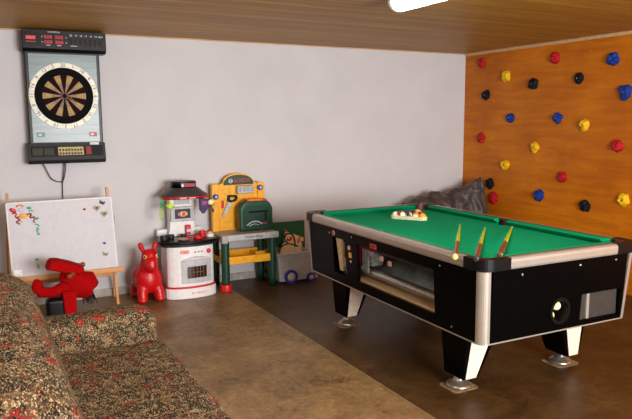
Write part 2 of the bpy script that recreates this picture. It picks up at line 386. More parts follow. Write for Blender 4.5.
# ceiling tube lamps (the one in view and an unseen one added for fill light)
def tube_lamp(x, y1, lab):
    t = thing('ceiling_tube_lamp', lab, 'ceiling lamp', (x, y1, H), 0, 'fluorescent lamps under the ceiling')
    b = MB(); b.prism([(-.075, 0), (.075, 0), (.07, -.035), (-.07, -.035)], -1.26, 0, 'y', .004); b.build('housing', 'ltgrey', t)
    b = MB(smooth=True); b.prism([(.068*math.cos(a), -.034-.055*math.sin(a)) for a in [PI*i/12 for i in range(13)]], -1.235, -.025, 'y'); b.build('diffuser', 'tube', t)
    for ya, yb in ((-.03, -.004), (-1.256, -1.23)):
        b = MB(); b.prism([(.071*math.cos(a), -.033-.059*math.sin(a)) for a in [PI*i/12 for i in range(13)]], ya, yb, 'y', .003); b.build('end_cap', 'white', t)
tube_lamp(-2.64, -2.43, 'lit white fluorescent tube lamp on the wooden ceiling')
tube_lamp(-5.1, -3.4, 'unseen tube lamp added for fill light on the ceiling above the sofa, out of frame')

# ------------------------------------------------------------------ pool table
tb = thing('pool_table', 'black coin-operated pool table with green cloth and aluminium rails', 'pool table', (-2.16976, -2.35744, 0), -.019)
B, A = .575, 1.023; ZT, ZB = .812, .367
PB, PA, ZC = .468, .916, .775          # playing field half sizes, cloth height
PR = .052
cor = [(sx*(PB+.012), sy*(PA+.012)) for sx, sy in ((1, 1), (-1, 1), (-1, -1), (1, -1))]
# bed with six pocket mouths
def bed_poly():
    ex, ey = PB+.03, PA+.03; p = []
    def cut(cx, cy, r, a0, a1, k=12): return circ(cx, cy, r, a0, a1, k, True)
    cx, cy = cor[0]; 
    h = math.sqrt(max(0, PR**2-(ex-cx)**2)); g = math.sqrt(PR**2-(ey-cy)**2)
    a = math.atan2(-h, ex-cx); b_ = math.atan2(ey-cy, -g)
    q = cut(cx, cy, PR, a, b_-2*PI)                          # from right edge inward round to top edge
    p += q
    q2 = [(-x, y) for x, y in q][::-1]; p += q2
    m_ = cut(-PB-.03, 0, .048, PI/2, -PI/2); p += m_
    q3 = [(-x, -y) for x, y in q]; p += q3
    q4 = [(x, -y) for x, y in q][::-1]; p += q4
    p += [(-x, -y) for x, y in m_]
    return p
MB().prism(bed_poly(), ZC-.02, ZC, 'z').build('cloth_bed', 'baize', tb)
# cushions
def cushion(p, q, nx, ny, cut0, cut1):
    """p to q along the nose line; (nx, ny) points outwards"""
    p, q = Vector((*p, 0)), Vector((*q, 0)); d = (q-p).normalized(); nrm = Vector((nx, ny, 0))
    prof = [(-.004, ZC+.029), (.004, ZC+.034), (.052, ZC+.035), (.052, ZC), (.030, ZC+.0005), (.002, ZC+.022)]
    b = bmesh.new(); k = len(prof)
    r0 = [b.verts.new(p - d*(cut0*o) + nrm*o + Vector((0, 0, z))) for o, z in prof]
    r1 = [b.verts.new(q + d*(cut1*o) + nrm*o + Vector((0, 0, z))) for o, z in prof]
    b.faces.new(r0); b.faces.new(r1[::-1])
    for i in range(k): b.faces.new((r0[i], r0[(i+1) % k], r1[(i+1) % k], r1[i]))
    MB().merge(b).build('cushion', 'baize', tb)
cs, ss = .075, .06
for sx in (-1, 1):
    for sy in (-1, 1):
        cushion((sx*PB, sy*ss), (sx*PB, sy*(PA-cs)), sx, 0, -.3 * -1 if 0 else .3, .8)
    cushion((-(PB-cs), sx*PA), ((PB-cs), sx*PA), 0, sx, .8, .8)
# pocket liners
def arcshell(cx, cy, r0, r1, a0, a1, z0, z1, mb, k=14):
    o = circ(cx, cy, r1, a0, a1, k, True); i = circ(cx, cy, r0, a0, a1, k, True); mb.prism(o+i[::-1], z0, z1, 'z')
for (cx, cy) in cor:
    a = math.atan2(cy/abs(cy), cx/abs(cx)); mb = MB(); arcshell(cx, cy, PR-.003, PR+.008, a-1.75, a+1.75, .70, ZT-.002, mb); mb.lathe([(0, .695), (PR+.006, .695), (PR+.006, .702), (0, .702)], (cx, cy, 0), seg=20)
    mb.build('pocket', 'blackp', tb)
for sx in (-1, 1):
    mb = MB(); a = 0 if sx > 0 else PI; arcshell(sx*(PB+.03), 0, .036, .042, a-1.5, a+1.5, .70, ZT-.001, mb); mb.lathe([(0, .695), (.04, .695), (.04, .702), (0, .702)], (sx*(PB+.03), 0, 0), seg=20)
    mb.build('pocket', 'blackp', tb)
# brown wooden strip following the inside of the rails
def ring(x1, y1, r1, x2, y2, r2, z0, z1, mb, keep=None, k=10):
    o = rrect(-x1, x1, -y1, y1, r1, k); i = rrect(-x2, x2, -y2, y2, r2, k); K = len(o)
    for j in range(K):
        j2 = (j+1) % K
        if keep and not keep(((o[j][0]+o[j2][0])/2, (o[j][1]+o[j2][1])/2)): continue
        mb.hull([(*o[j], z0), (*o[j2], z0), (*i[j2], z0), (*i[j], z0)], [(*o[j], z1), (*o[j2], z1), (*i[j2], z1), (*i[j], z1)])
    return mb
ring(B-.036, A-.036, .067, B-.055, A-.055, .053, .76, ZT, MB()).build('wooden_rail_strip', 'railwood', tb)
# black filler behind corner pockets, under strip level
# aluminium side rails
CAP = .135; CAPY, CAPX = .15, .18
prof = [(-.038, ZT), (-.012, ZT-.001), (-.003, ZT-.008), (0, ZT-.02), (-.001, ZT-.048), (-.006, ZT-.058), (-.038, ZT-.058)]
for sx in (-1, 1):
    MB().prism([(sx*(B+o), z) for o, z in prof], -A+CAPY, A-CAPY, 'y').build('side_rail', 'alu', tb)
    MB().prism([(sx*(A+o), z) for o, z in prof], -B+CAPX, B-CAPX, 'x').build('end_rail', 'alu', tb)
# corner caps
for sx in (-1, 1):
    for sy in (-1, 1):
        mb = MB(); ring(B+.002, A+.002, .08, B-.038, A-.038, .065, ZT-.058, ZT+.003, mb, lambda p: p[0]*sx > B-CAP-.2 and p[1]*sy > A-CAP-.2 and not (abs(p[0]) < .3 or abs(p[1]) < .6))
        xa, xb, ya, yb = B-CAPX, B-.08+.002, A-CAPY, A-.08+.002
        mb.box(*sorted((sx*xa, sx*xb)), *sorted((sy*(A-.038), sy*(A+.002))), ZT-.058, ZT+.003)
        mb.box(*sorted((sx*(B-.038), sx*(B+.002))), *sorted((sy*ya, sy*yb)), ZT-.058, ZT+.003)
        bmesh.ops.remove_doubles(mb.b, verts=mb.b.verts, dist=1e-4)
        cap = mb.build('corner_cap', 'blackp', tb)
        # pocket surround plate filling the corner between strip and pocket mouth
        cx, cy = sx*(PB+.012), sy*(PA+.012); a = math.atan2(sy, sx)
        inner = circ(cx, cy, PR+.004, a-1.5, a+1.5, 12, True)
        r_ = .055; x_, y_ = B-.053, A-.053
        outer = [(sx*(x_-r_+r_*math.cos(q)), sy*(y_-r_+r_*math.sin(q))) for q in [PI/2*i/8 for i in range(9)]]
        outer = [(sx*x_, inner[0 if sx*sy > 0 else -1][1])] + outer + [(inner[-1 if sx*sy > 0 else 0][0], sy*y_)]
        if sx*sy < 0: outer = outer
        pts = outer + (inner[::-1] if sx*sy > 0 else inner)
        MB().prism(pts, .76, ZT-.003, 'z').build('pocket_surround', 'blackp', tb)
# cabinet : tapered shell, near long side with a glazed opening
TI, BI = .014, .036
def side_x(sx, z): f = (z-ZB)/(.755-ZB); return sx*(B-BI+(BI-TI)*f)
def side_y(sy, z): f = (z-ZB)/(.755-ZB); return sy*(A-BI+(BI-TI)*f)
mb = MB(); T = .02
def xpanel(sx, y0, y1, z0, z1, t_=T):
    a0, a1 = side_x(sx, z0), side_x(sx, z1)
    mb.hull([(a0, y0, z0), (a0, y1, z0), (a0-sx*t_, y1, z0), (a0-sx*t_, y0, z0)], [(a1, y0, z1), (a1, y1, z1), (a1-sx*t_, y1, z1), (a1-sx*t_, y0, z1)])
def ypanel(sy, x0, x1, z0, z1, t_=T):
    a0, a1 = side_y(sy, z0), side_y(sy, z1)
    mb.hull([(x0, a0, z0), (x1, a0, z0), (x1, a0-sy*t_, z0), (x0, a0-sy*t_, z0)], [(x0, a1, z1), (x1, a1, z1), (x1, a1-sy*t_, z1), (x0, a1-sy*t_, z1)])
CY, CX = A-.080, B-.080
WY0, WY1, WZ0, WZ1 = -.60, .24, .43, .688     # glazed opening
KY0, KY1 = .40, .58                            # coin slot opening
xpanel(1, -CY, CY, ZB, .755)
xpanel(-1, -CY, CY, ZB, WZ0); xpanel(-1, -CY, CY, WZ1, .755)
xpanel(-1, -CY, WY0, WZ0, WZ1); xpanel(-1, WY1, KY0, WZ0, WZ1); xpanel(-1, KY1, CY, WZ0, WZ1)
ypanel(1, -CX, CX, ZB, .755)
# end panel with a round ball return hole
HZ, HR, HX = .478, .062, -.005
ypanel(-1, -CX, HX-.1, ZB, .755); ypanel(-1, HX+.1, .155, ZB, .755)
ypanel(-1, HX-.1, HX+.1, HZ+.1, .755)
ypanel(-1, .155, CX, .548, .755); ypanel(-1, .155, CX, ZB, .392); ypanel(-1, .47, CX, .392, .548)
lo = HZ-.1
K = 32
for i in range(K):                             # square with round hole
    a0, a1 = 2*PI*i/K, 2*PI*(i+1)/K
    def sq(a):
        c, s_ = math.cos(a), math.sin(a); q = .1/max(abs(c), abs(s_)); return (HX+c*q, HZ+s_*q)
    P4 = [(HX+HR*math.cos(a0), HZ+HR*math.sin(a0)), (HX+HR*math.cos(a1), HZ+HR*math.sin(a1)), sq(a1), sq(a0)]
    mb.hull([(x, side_y(-1, z), z) for x, z in P4], [(x, side_y(-1, z)+T, z) for x, z in P4])
ypanel(-1, HX-.1, HX+.1, ZB, lo)
cab = mb.build('cabinet', 'black', tb)
MB().box(-CX+.01, CX-.01, -CY+.01, CY-.01, ZB+.002, ZB+.014).build('cabinet_floor', 'black', tb)
MB().box(-B+.05, B-.05, -A+.05, A-.05, .66, .694).build('slate_support', 'darkin', tb)
mb = MB(); mb.box(-.30, -.285, -.75, .75, ZB+.014, .66); mb.box(-CX+.02, -.30, -.62, -.605, ZB+.014, .66); mb.box(-CX+.02, -.30, .30, .315, ZB+.014, .66); mb.box(-CX+.02, -.3, .56, .575, ZB+.014, .66)
mb.build('inner_partition', 'darkin', tb)
# corner posts
for sx in (-1, 1):
    for sy in (-1, 1):
        def q(z, r=.045, k=8, e=.006):
            x, y = abs(side_x(1, z))+.002, abs(side_y(1, z))+.002
            p = circ(x-r, y-r, r, 0, PI/2, k, True); p = [(x, y-r-e)]+p+[(x-r-e, y)]
            return [(sx*a, sy*b, z) for a, b in p], [(sx*a, sy*b, z) for a, b in [(x-.012, y-r-e)]+circ(x-r, y-r, r-.012, 0, PI/2, k, True)+[(x-r-e, y-.012)]]
        mb = MB(); (ob, ib), (ot, it_) = q(ZB-.006), q(ZT-.062)
        for j in range(len(ob)-1): mb.hull([ob[j], ob[j+1], ib[j+1], ib[j]], [ot[j], ot[j+1], it_[j+1], it_[j]])
        bmesh.ops.remove_doubles(mb.b, verts=mb.b.verts, dist=1e-5)
        mb.build('corner_post', 'alu', tb)
# bright edging at the foot of the cabinet
mb = MB(); ex, ey = B-BI+.003, A-BI+.003
ring(ex, ey, .05, ex-.006, ey-.006, .045, ZB-.006, ZB+.001, mb); mb.build('bottom_edging', 'alu', tb)
# glazing and what is behind it
def xp(z): return side_x(-1, z)
mb = MB(); mb.hull([(xp(WZ0)+.006, WY0, WZ0), (xp(WZ0)+.006, WY1, WZ0), (xp(WZ0)+.010, WY1, WZ0), (xp(WZ0)+.010, WY0, WZ0)], [(xp(WZ1)+.006, WY0, WZ1), (xp(WZ1)+.006, WY1, WZ1), (xp(WZ1)+.010, WY1, WZ1), (xp(WZ1)+.010, WY0, WZ1)])
mb.build('viewing_window', 'glass', tb)
MB().box(-.525, -.42, -.6, .29, ZB+.014, .446, .003, 1).build('return_shelf', 'plank', tb, 'pale wooden ledge behind the viewing window')
mb = MB(); mb.cyl((-.472, -.6, .497), (-.472, .28, .50), .03, seg=20); mb.build('ball_return_tube', 'steel', tb, 'shiny metal ball trough behind the window')
mb = MB(); mb.hull([(-.435, -.6, .44), (-.435, .29, .44), (-.425, .29, .44), (-.425, -.6, .44)], [(-.33, -.6, .60), (-.33, .29, .60), (-.32, .29, .60), (-.32, -.6, .60)]); mb.build('trough_plate', [mat('galvanised_plate', (130, 138, 138), .3, .7, .3, 7)], tb)
mb = MB(); mb.box(-.50, -.42, .13, .2, .55, .66, .006); mb.box(-.515, -.505, .155, .238, .5, .676, .003, 1); mb.box(-.52, -.51, .17, .2, .655, .672, .003, 1); mb.box(-.515, -.5, .14, .19, .62, .64); mb.box(-.50, -.45, .1, .13, .58, .63); mb.build('coin_gear', [mat('pale_metal_bracket', (150, 162, 158), .35, .5, .2, 40)], tb)
mb = MB()
for y, z in ((-.04, .64), (-.13, .625)): mb.box(xp(z)+.012, xp(z)+.02, y-.018, y+.018, z-.016, z+.016, .003)
mb.build('pink_tag', 'pink', tb)
# coin slot recess
mb = MB(); mb.hull([(-.525, .485, .45), (-.525, .525, .45), (-.51, .525, .45), (-.51, .485, .45)], [(-.538, .475, .684), (-.538, .565, .684), (-.518, .565, .684), (-.518, .475, .684)]); mb.build('cream_card', [mat('cream_card', (222, 200, 150), .6)], tb)
mb = MB(); mb.box(-.535, -.5, .405, .425, .45, .66, .003); mb.box(-.546, -.53, .408, .422, .5, .56, .003); mb.build('coin_slide', 'steel', tb)
def sideplate(name, y, z, w, h, m_, rnd=False, lab=None):
    mb = MB(); x = side_x(-1, z)
    if rnd: mb.lathe([(w/2, -.004), (w/2, .003)], (x, y, z), 'x', 20)
    else: mb.box(x-.003, x+.003, y-w/2, y+w/2, z-h/2, z+h/2)
    return mb.build(name, m_, tb, lab)
sideplate('round_badge', .56, .716, .036, 0, 'pink', True, 'round pale and red badge'); sideplate('coin_button', .345, .645, .032, 0, 'pink', True)
for y, z in ((.56, .716),): 
    mb = MB(); mb.lathe([(.011, -.0055), (.011, -.003)], (side_x(-1, z), y, z), 'x', 16); mb.build('badge_centre', 'redink', tb)
sideplate('yellow_sticker', .335, .595, .034, .036, [mat('amber_sticker', (238, 168, 20), .5)], False, 'amber square sticker')
sideplate('white_sticker', .33, .552, .012, .012, 'ink')
sideplate('red_nameplate', .03, .708, .075, .03, [mat('orange_red_plate', (206, 66, 24), .5)], False, 'small orange and red nameplate')
mb = MB()
for k_ in range(4): x = side_x(-1, .708); mb.box(x-.0045, x-.003, .03-.028+k_*.016, .03-.028+k_*.016+.008, .7, .716)
mb.build('nameplate_marks', 'blackink', tb)
for y, z in ((-.66, .72), (.3, .725), (-.75, .40), (.62, .71)): MB().lathe([(.006, -.004), (.005, 0)], (side_x(-1, z), y, z), 'x', 10).build('screw_head', 'steel', tb)
for x, z in ((-.3, .715), (.12, .72), (.40, .722)): MB().lathe([(.006, -.004), (.005, 0)], (x, side_y(-1, z), z), 'y', 10).build('screw_head', 'steel', tb)
# ball return hole lining and the metal cash box
mb = MB(); mb.lathe([(HR+.012, -.008), (HR+.012, .0), (HR-.002, .02), (HR-.004, .09)][::1], (HX, side_y(-1, HZ), HZ), 'y', 28)
mb = MB()
R0 = HR+.012
for i in range(K):
    a0, a1 = 2*PI*i/K, 2*PI*(i+1)/K; y0 = side_y(-1, HZ)
    def ar(r, a, y): return (HX+r*math.cos(a), y, HZ+r*math.sin(a))
    mb.hull([ar(HR-.004, a0, y0-.006), ar(HR-.004, a1, y0-.006), ar(R0, a1, y0-.006), ar(R0, a0, y0-.006)], [ar(HR-.012, a0, y0+.1), ar(HR-.012, a1, y0+.1), ar(HR-.001, a1, y0+.1), ar(HR-.001, a0, y0+.1)])
mb.lathe([(HR-.004, .1), (HR-.004, .104)], (HX, side_y(-1, HZ), HZ), 'y', 28)
mb.build('ball_return_cup', 'blackp', tb)
yb = side_y(-1, .46)
mb = MB(); mb.box(.16, .465, yb+.02, yb+.1, .395, .545); mb.build('cash_box', [mat('grey_steel_box', (66, 62, 58), .45, .4)], tb, 'dark grey metal cash box door')
mb = MB(); mb.box(.215, .235, yb+.01, yb+.022, .397, .543, .002, 1); mb.build('cash_box_bar', 'alu', tb)
for (x, z) in ((-.028, .458), (.018, .498)):
    mb = MB(); mb.ball((HX+x, side_y(-1, HZ)+.045, z-.012 if z < .48 else z-.005), .0262); 
    b = mb.build('pool_ball', [mat('ivory_ball', (238, 214, 160), .2, coat=.4)]); b.matrix_world = Matrix.Translation((-2.16976, -2.35744, 0)) @ Matrix.Rotation(-.019, 4, 'Z')
    tag(b, 'cream ball low in the round return hole of the table' if z < .48 else 'cream ball behind and above another in the return hole', 'ball', 'balls in the return hole')
# legs with levelling feet
for sx in (-1, 1):
    for sy in (-1, 1):
        fx, fy = .40, .648
        tx0, tx1, ty0, ty1 = .225, .46, .545, .785
        bx0, bx1, by0, by1 = .345, .45, .575, .745
        zt_, zb_ = ZB+.0, .072
        bot = [(sx*bx0, sy*by0, zb_), (sx*bx1, sy*by0, zb_), (sx*bx1, sy*by1, zb_), (sx*bx0, sy*by1, zb_)]
        top = [(sx*tx0, sy*ty0, zt_), (sx*tx1, sy*ty0, zt_), (sx*tx1, sy*ty1, zt_), (sx*tx0, sy*ty1, zt_)]
        lg = MB().hull(bot, top, .006, 2).build('leg', 'black', tb)
        def fc(u, w, o, oth):                   # point on an end face of the leg
            f = w; xa = bx0+(tx0-bx0)*f; xb = bx1+(tx1-bx1)*f; y = (by1+(ty1-by1)*f+o) if not oth else (by0+(ty0-by0)*f-o); return (sx*(xb+(xa-xb)*u), sy*y, zb_+(zt_-zb_)*f)
        for oth in (0, 1):
            c4 = [(.14, .02), (.82, .02), (.80, .99), (.16, .99)]
            MB().hull([fc(u, w, 0, oth) for u, w in c4], [fc(u, w, .0035, oth) for u, w in c4]).build('inlay', 'cream', lg, 'cream laminate face of the leg')
        ft = MB(); ft.lathe([(0, .004), (.072, .004), (.074, .012), (.066, .022), (.045, .032), (.03, .046), (.028, .074), (0, .074)], (sx*fx, sy*fy, 0), seg=28); ft.build('levelling_foot', 'footm', lg)
        mb = MB(); mb.prism([(sx*fx+u, sy*fy+w) for u, w in rrect(-.09, .09, -.08, .08, .03, 5)], 0, .002, 'z'); mb.build('floor_pad', 'tan', lg)

# three cues, butts on the near rail
def TW(p):
    return Matrix.Translation((-2.16976, -2.35744, 0)) @ Matrix.Rotation(-.019, 4, 'Z') @ Vector(p)
cues = [((-2.889, -3.304, .838), (-2.014, -2.31, .789), 'short pool cue with pale butt cap, butt over the long aluminium rail'),
        ((-2.816, -3.373, .834), (-1.953, -2.491, .789), 'middle one of three short pool cues, its dark butt on the black corner cap'),
        ((-2.647, -3.358, .834), (-1.768, -2.55, .789), 'short pool cue with brown butt on the end rail, nearest the round ball hole')]
for ci, (p, q, lab) in enumerate(cues):
    p, q = Vector(p), Vector(q); d = (q-p); L = d.length; t = thing('pool_cue', lab, 'cue', p, 0, 'cues lying on the near table corner'); t.rotation_mode = 'QUATERNION'; t.rotation_quaternion = d.to_track_quat('Z', 'Y')
    MB().lathe([(0, .02), (.0155, .02), (.0155, .03), (.0135, L*.36), (0, L*.36)], seg=14).build('butt', 'brown', t)
    MB().lathe([(0, L*.36), (.013, L*.36), (.0065, L-.02), (0, L-.02)], seg=14).build('shaft', 'cueyel', t)
    MB().lathe([(0, 0), (.013, 0), (.0158, .004), (.0158, .02), (0, .02)], seg=14).build('bumper', {0: [mat('butt_cap', (176, 172, 104), .5)], 1: 'charcoal', 2: 'railwood'}[ci], t)
    MB().lathe([(0, L-.02), (.006, L-.02), (.006, L), (0, L)], seg=12).build('tip', 'ivory_t' if 'ivory_t' in M else 'cream', t)

# triangle rack and fifteen balls
P0, P1 = Vector((-2.206, -1.743, 0)), Vector((-2.055, -1.973, 0)); dr = (P1-P0).normalized(); nr = Vector((-dr.y, dr.x, 0)); R = .0265
mid = (P0+P1)/2; side = 8*R+2*R*math.sqrt(3)+2*.0075*math.sqrt(3)
def tri_pt(s, o=0): 
    h = side*math.sqrt(3)/2; c = mid+nr*(h/3)
    P = [mid-dr*side/2, mid+dr*side/2, mid+nr*h]; return [c+(p-c)*(1+o) for p in P]
rk = thing('triangle_rack', 'white plastic ball triangle full of balls on the green cloth', 'ball rack', (mid.x, mid.y, ZC))
out, inn = tri_pt(0, .0), tri_pt(0, -.0)
def rounded(P, r, k=5):
    res = []
    for i in range(3):
        a, b, c = P[i-1], P[i], P[(i+1) % 3]; u, w = (a-b).normalized(), (c-b).normalized(); dd = r/math.tan(PI/6)
        s_, e_ = b+u*dd, b+w*dd; bi = (u+w).normalized(); cen = b+bi*(r/math.sin(PI/6))
        a0 = math.atan2((s_-cen).y, (s_-cen).x); a1 = math.atan2((e_-cen).y, (e_-cen).x); dl = (a1-a0+PI) % (2*PI)-PI
        res += [(cen.x+r*math.cos(a0+dl*j/k), cen.y+r*math.sin(a0+dl*j/k)) for j in range(k+1)]
    return res
h = side*math.sqrt(3)/2; c3 = mid+nr*(h/3); th = .007
o_ = rounded(tri_pt(0, 0), .033); i_ = rounded(tri_pt(0, -th/(h/3)), .026); mb = MB()
for j in range(len(o_)):
    k_ = (j+1) % len(o_); f_ = lambda p, z: (p[0]-mid.x, p[1]-mid.y, z)
    mb.hull([f_(o_[j], 0), f_(o_[k_], 0), f_(i_[k_], 0), f_(i_[j], 0)], [f_(o_[j], .026), f_(o_[k_], .026), f_(i_[k_], .026), f_(i_[j], .026)])
mb.build('frame', [mat('ivory_rack', (206, 202, 170), .5)], rk)
def ballmat(name, c, stripe):
    n = NT(name); 
    if stripe:
        sp = n.n('ShaderNodeSeparateXYZ'); n.l(n.coord(), sp.inputs[0]); ab = n.math('ABSOLUTE', sp.outputs[0]); s_ = n.math('LESS_THAN', ab, .0135); n.col(n.mix(s_, (236, 226, 200), c))
    else: n.col(n.ramp(n.noise(n.coord(), 40), [(0, c), (1, c)]))
    n.b.inputs['Roughness'].default_value = .12; n.b.inputs['Coat Weight'].default_value = .3; return n.m
rows = [[('pink and white striped', (200, 70, 70), 1), ('green and white striped', (14, 90, 56), 1), ('black and white striped', (30, 20, 24), 1), ('pale orange', (240, 150, 50), 1), ('bright orange yellow', (250, 160, 20), 0)],
        [('red', (190, 30, 30), 0), ('dark purple', (60, 24, 60), 0), ('brown', (110, 40, 24), 0), ('dark red', (150, 14, 34), 0)],
        [('blue', (24, 50, 140), 0), ('black', (16, 16, 18), 0), ('orange', (226, 96, 24), 0)], [('green', (14, 96, 60), 0), ('yellow striped', (240, 190, 40), 1)], [('yellow', (246, 196, 30), 0)]]
where = ['along the front side of the rack', 'in the second row of the rack', 'in the third row of the rack', 'in the fourth row of the rack', 'at the far tip of the rack']
for r_, row in enumerate(rows):
    for c_, (nm, cc, st) in enumerate(row):
        p = c3 + nr*(-(2/3)*4*R*math.sqrt(3)*.5*1.0 + r_*R*math.sqrt(3)) + dr*((c_-(len(row)-1)/2)*2*R)
        b = MB(); b.ball((0, 0, 0), R-.0003); o = b.build('pool_ball', [ballmat('ball_'+nm.replace(' ', '_'), cc, st)]); o.location = (p.x, p.y, ZC+R)
        o.rotation_euler = (random.uniform(-.5, .5), random.uniform(.3, 1.2), c_*1.3)
        tag(o, nm+' pool ball '+where[r_], 'ball', 'pool balls in the white triangle')

# dark cover heaped in the corner
b = bmesh.new(); NU, NV = 110, 60
path = [(-1.10, -.30, .40, .08), (-1.04, -.28, .64, .12), (-.92, -.27, .70, .18), (-.72, -.26, .735, .22), (-.56, -.27, .755, .22), (-.42, -.29, .745, .20), (-.30, -.33, .80, .18), (-.19, -.38, .865, .15), (-.11, -.40, .89, .12), (-.05, -.40, .80, .09)]
def pat(u):
    s_ = u*(len(path)-1); i = min(int(s_), len(path)-2); f = s_-i; f = f*f*(3-2*f); return [path[i][k]+(path[i+1][k]-path[i][k])*f for k in range(4)]
gridv = []
for i in range(NU+1):
    px, py, pz, w = pat(i/NU); row = []
    for j in range(NV+1):
        tt = -1+2*j/NV; s_ = abs(tt); zz = pz*(1-s_**1.7); oy = (math.copysign(s_**.8, tt))*w
        wr = .05*noise.noise(Vector((px*5, tt*1.6, 3)))+.028*noise.noise(Vector((px*13, tt*3+zz*2, 1)))+.045*(abs(noise.noise(Vector((px*6+tt*3, zz*9+px*5, 8))))-.15)
        y = py-oy*1.0; y = min(y+(wr if tt > 0 else 0), -.025)
        row.append(b.verts.new((min(px+wr*.7*s_, -.085), y, max(zz+wr*.7*(1-s_), 0.002))))
    gridv.append(row)
for i in range(NU):
    for j in range(NV): b.faces.new((gridv[i][j], gridv[i+1][j], gridv[i+1][j+1], gridv[i][j+1]))
b.faces.new([r[0] for r in gridv][::-1]+[r[-1] for r in gridv]) if 0 else None
b.faces.new(gridv[0]); b.faces.new(gridv[-1][::-1])
mb = MB(smooth=True).merge(b, None, True); o = mb.build('table_cover', 'cover'); tag(o, 'dark grey crumpled vinyl cover heaped in the corner behind the pool table', 'cover')

# ------------------------------------------------------------------ dart machine
dm = thing('dart_machine', 'black electronic dartboard cabinet hanging on the white wall', 'dartboard', (-4.25, 0, 1.175))
dx0, dx1 = -.305, .29
mb = MB(); mb.box(-.29, .275, -.105, -.002, .10, .92, .008); mb.build('cabinet', 'blackp', dm)
mb = MB(); mb.prism([(-.002, .88), (-.13, .88), (-.16, .905), (-.155, 1.045), (-.002, 1.045)], -.305, .325, 'x', .006); hd = mb.build('display_box', 'blackp', dm)
mb = MB(); mb.prism([(-.002, 0), (-.12, 0), (-.15, .03), (-.118, .165), (-.002, .165)], -.31, .285, 'x', .006); cn = mb.build('console', 'charcoal', dm)
mb = MB(); mb.box(-.265, .25, -.110, -.104, .17, .87, .002, 1); fp = mb.build('face_panel', 'silverface', dm)
BZ = 1.716-1.175; BX = -.012; FY = -.110
mb = MB(); mb.lathe([(.222, FY-.004), (.262, FY-.004), (.265, FY-.001), (.265, FY+.001), (0, FY+.001)], (BX, 0, BZ), 'y', 64)
mb = MB(); K = 64
for i in range(K):
    a0, a1 = 2*PI*i/K, 2*PI*(i+1)/K
    mb.hull([(BX+r*math.cos(a), FY+.001, BZ+r*math.sin(a)) for r, a in ((.222, a0), (.265, a0), (.265, a1), (.222, a1))], [(BX+r*math.cos(a), FY-.005, BZ+r*math.sin(a)) for r, a in ((.222, a0), (.262, a0), (.262, a1), (.222, a1))])
mb.build('number_ring', 'ringwhite', dm)
seqn = [20, 1, 18, 4, 13, 6, 10, 15, 2, 17, 3, 19, 7, 16, 8, 11, 14, 9, 12, 5]
mb = MB()
for i, nn in enumerate(seqn):
    a = PI/2-i*PI/10; mb.text(str(nn), .04, FRONT(BX+.243*math.cos(a), FY-.0055, BZ+.243*math.sin(a), a-PI/2), .0006)
mb.build('numbers', 'blackink', dm)
mb = MB(); mb.lathe([(0, FY+.001), (.223, FY+.001), (.223, FY-.010), (.168, FY-.012), (0, FY-.012)], (BX, 0, BZ), 'y', 64); mb.build('catch_ring', [mat('black_catch_ring', (14, 13, 14), .8, spec=.1)], dm)
mb = MB()
def sector(r0, r1, a0, a1, y0, y1, k=3):
    p = [(BX+r1*math.cos(a0+(a1-a0)*i/k), BZ+r1*math.sin(a0+(a1-a0)*i/k)) for i in range(k+1)] + [(BX+r0*math.cos(a1+(a0-a1)*i/k), BZ+r0*math.sin(a1+(a0-a1)*i/k)) for i in range(k+1)]
    mb.prism(p, y0, y1, 'y')
for i in range(20):
    a = PI/2-i*PI/10; g_ = .012; dark = i % 2 == 0
    for r0, r1, da, li in ((.017, .088, 1, 2), (.0905, .102, 1, 0), (.1045, .150, 1, 0), (.152, .164, 1, 0)):
        isd = dark if da else not dark
        mb.mi = 1 if isd else li
        gg = g_*.1/max(r0, .04); sector(r0, r1, a-PI/20+gg*.5, a+PI/20-gg*.5, FY-.012, FY-.017)
mb.mi = 1; mb.lathe([(.014, FY-.012), (.014, FY-.019)], (BX, 0, BZ), 'y', 20)
mb.build('target_segments', ['segcream', 'segdark', 'segpink'], dm)
# display contents
mb = MB(); mb.box(-.15, .01, -.1592, -.154, .925, 1.02); mb.box(-.29, -.17, -.1592, -.154, .925, 1.03); mb.box(.03, .31, -.1592, -.154, .925, 1.0); mb.build('display_window', [mat('smoked_red_window', (16, 4, 6), .3, spec=.15)], hd)
mb = MB()
mp = {'8': 'abcdefg'}
def seg7(x, z, w, h_, t_=.0022):
    y0, y1 = -.1612, -.1590
    for (xa, xb, za, zb) in ((0, w, h_-t_, h_), (0, w, h_/2-t_/2, h_/2+t_/2), (0, w, 0, t_), (0, t_, 0, h_), (w-t_, w, 0, h_)): mb.box(x+xa, x+xb, y0, y1, z+za, z+zb)
for cx_ in (-.142, -.060):
    for z_ in (.981, .942):
        for k_ in range(3): seg7(cx_+k_*.0205, z_, .015, .026, .0045)
mb.box(-.275, -.205, -.1612, -.159, .972, .998)
for k_ in range(4): mb.box(-.272+k_*.018, -.262+k_*.018, -.1612, -.159, .95, .958)
mb.build('led_digits', 'led', hd)
mb = MB()
for k_ in range(7):
    for z_ in (.94, .965): seg7(.045+k_*.037, z_, .014, .02, .003)
mb.build('dim_led_digits', 'leddim', hd)
mb = MB(); 
for k_, s_ in enumerate(['20', '19', '18', '17', '16', '15', 'Bull']): mb.text(s_, .021, FRONT(.055+k_*.038, -.1598, 1.013), .0006)
mb.text('CHAMPION', .017, FRONT(-.07, -.1598, 1.032), .0006)
for x_, z_ in ((-.158, .993), (-.158, .953), (.02, .993), (.02, .953)): mb.text('•', .03, FRONT(x_, -.1598, z_), .0006)
mb.box(-.13, -.10, -.1604, -.1592, .929, .933); mb.box(-.05, -.02, -.1604, -.1592, .929, .933); mb.box(.05, .1, -.1604, -.1592, .93, .934); mb.build('display_lettering', 'ink', hd)
mb = MB(); mb.box(-.235, -.175, -.1125, -.109, .215, .25); mb.build('teal_label', 'teal', fp)
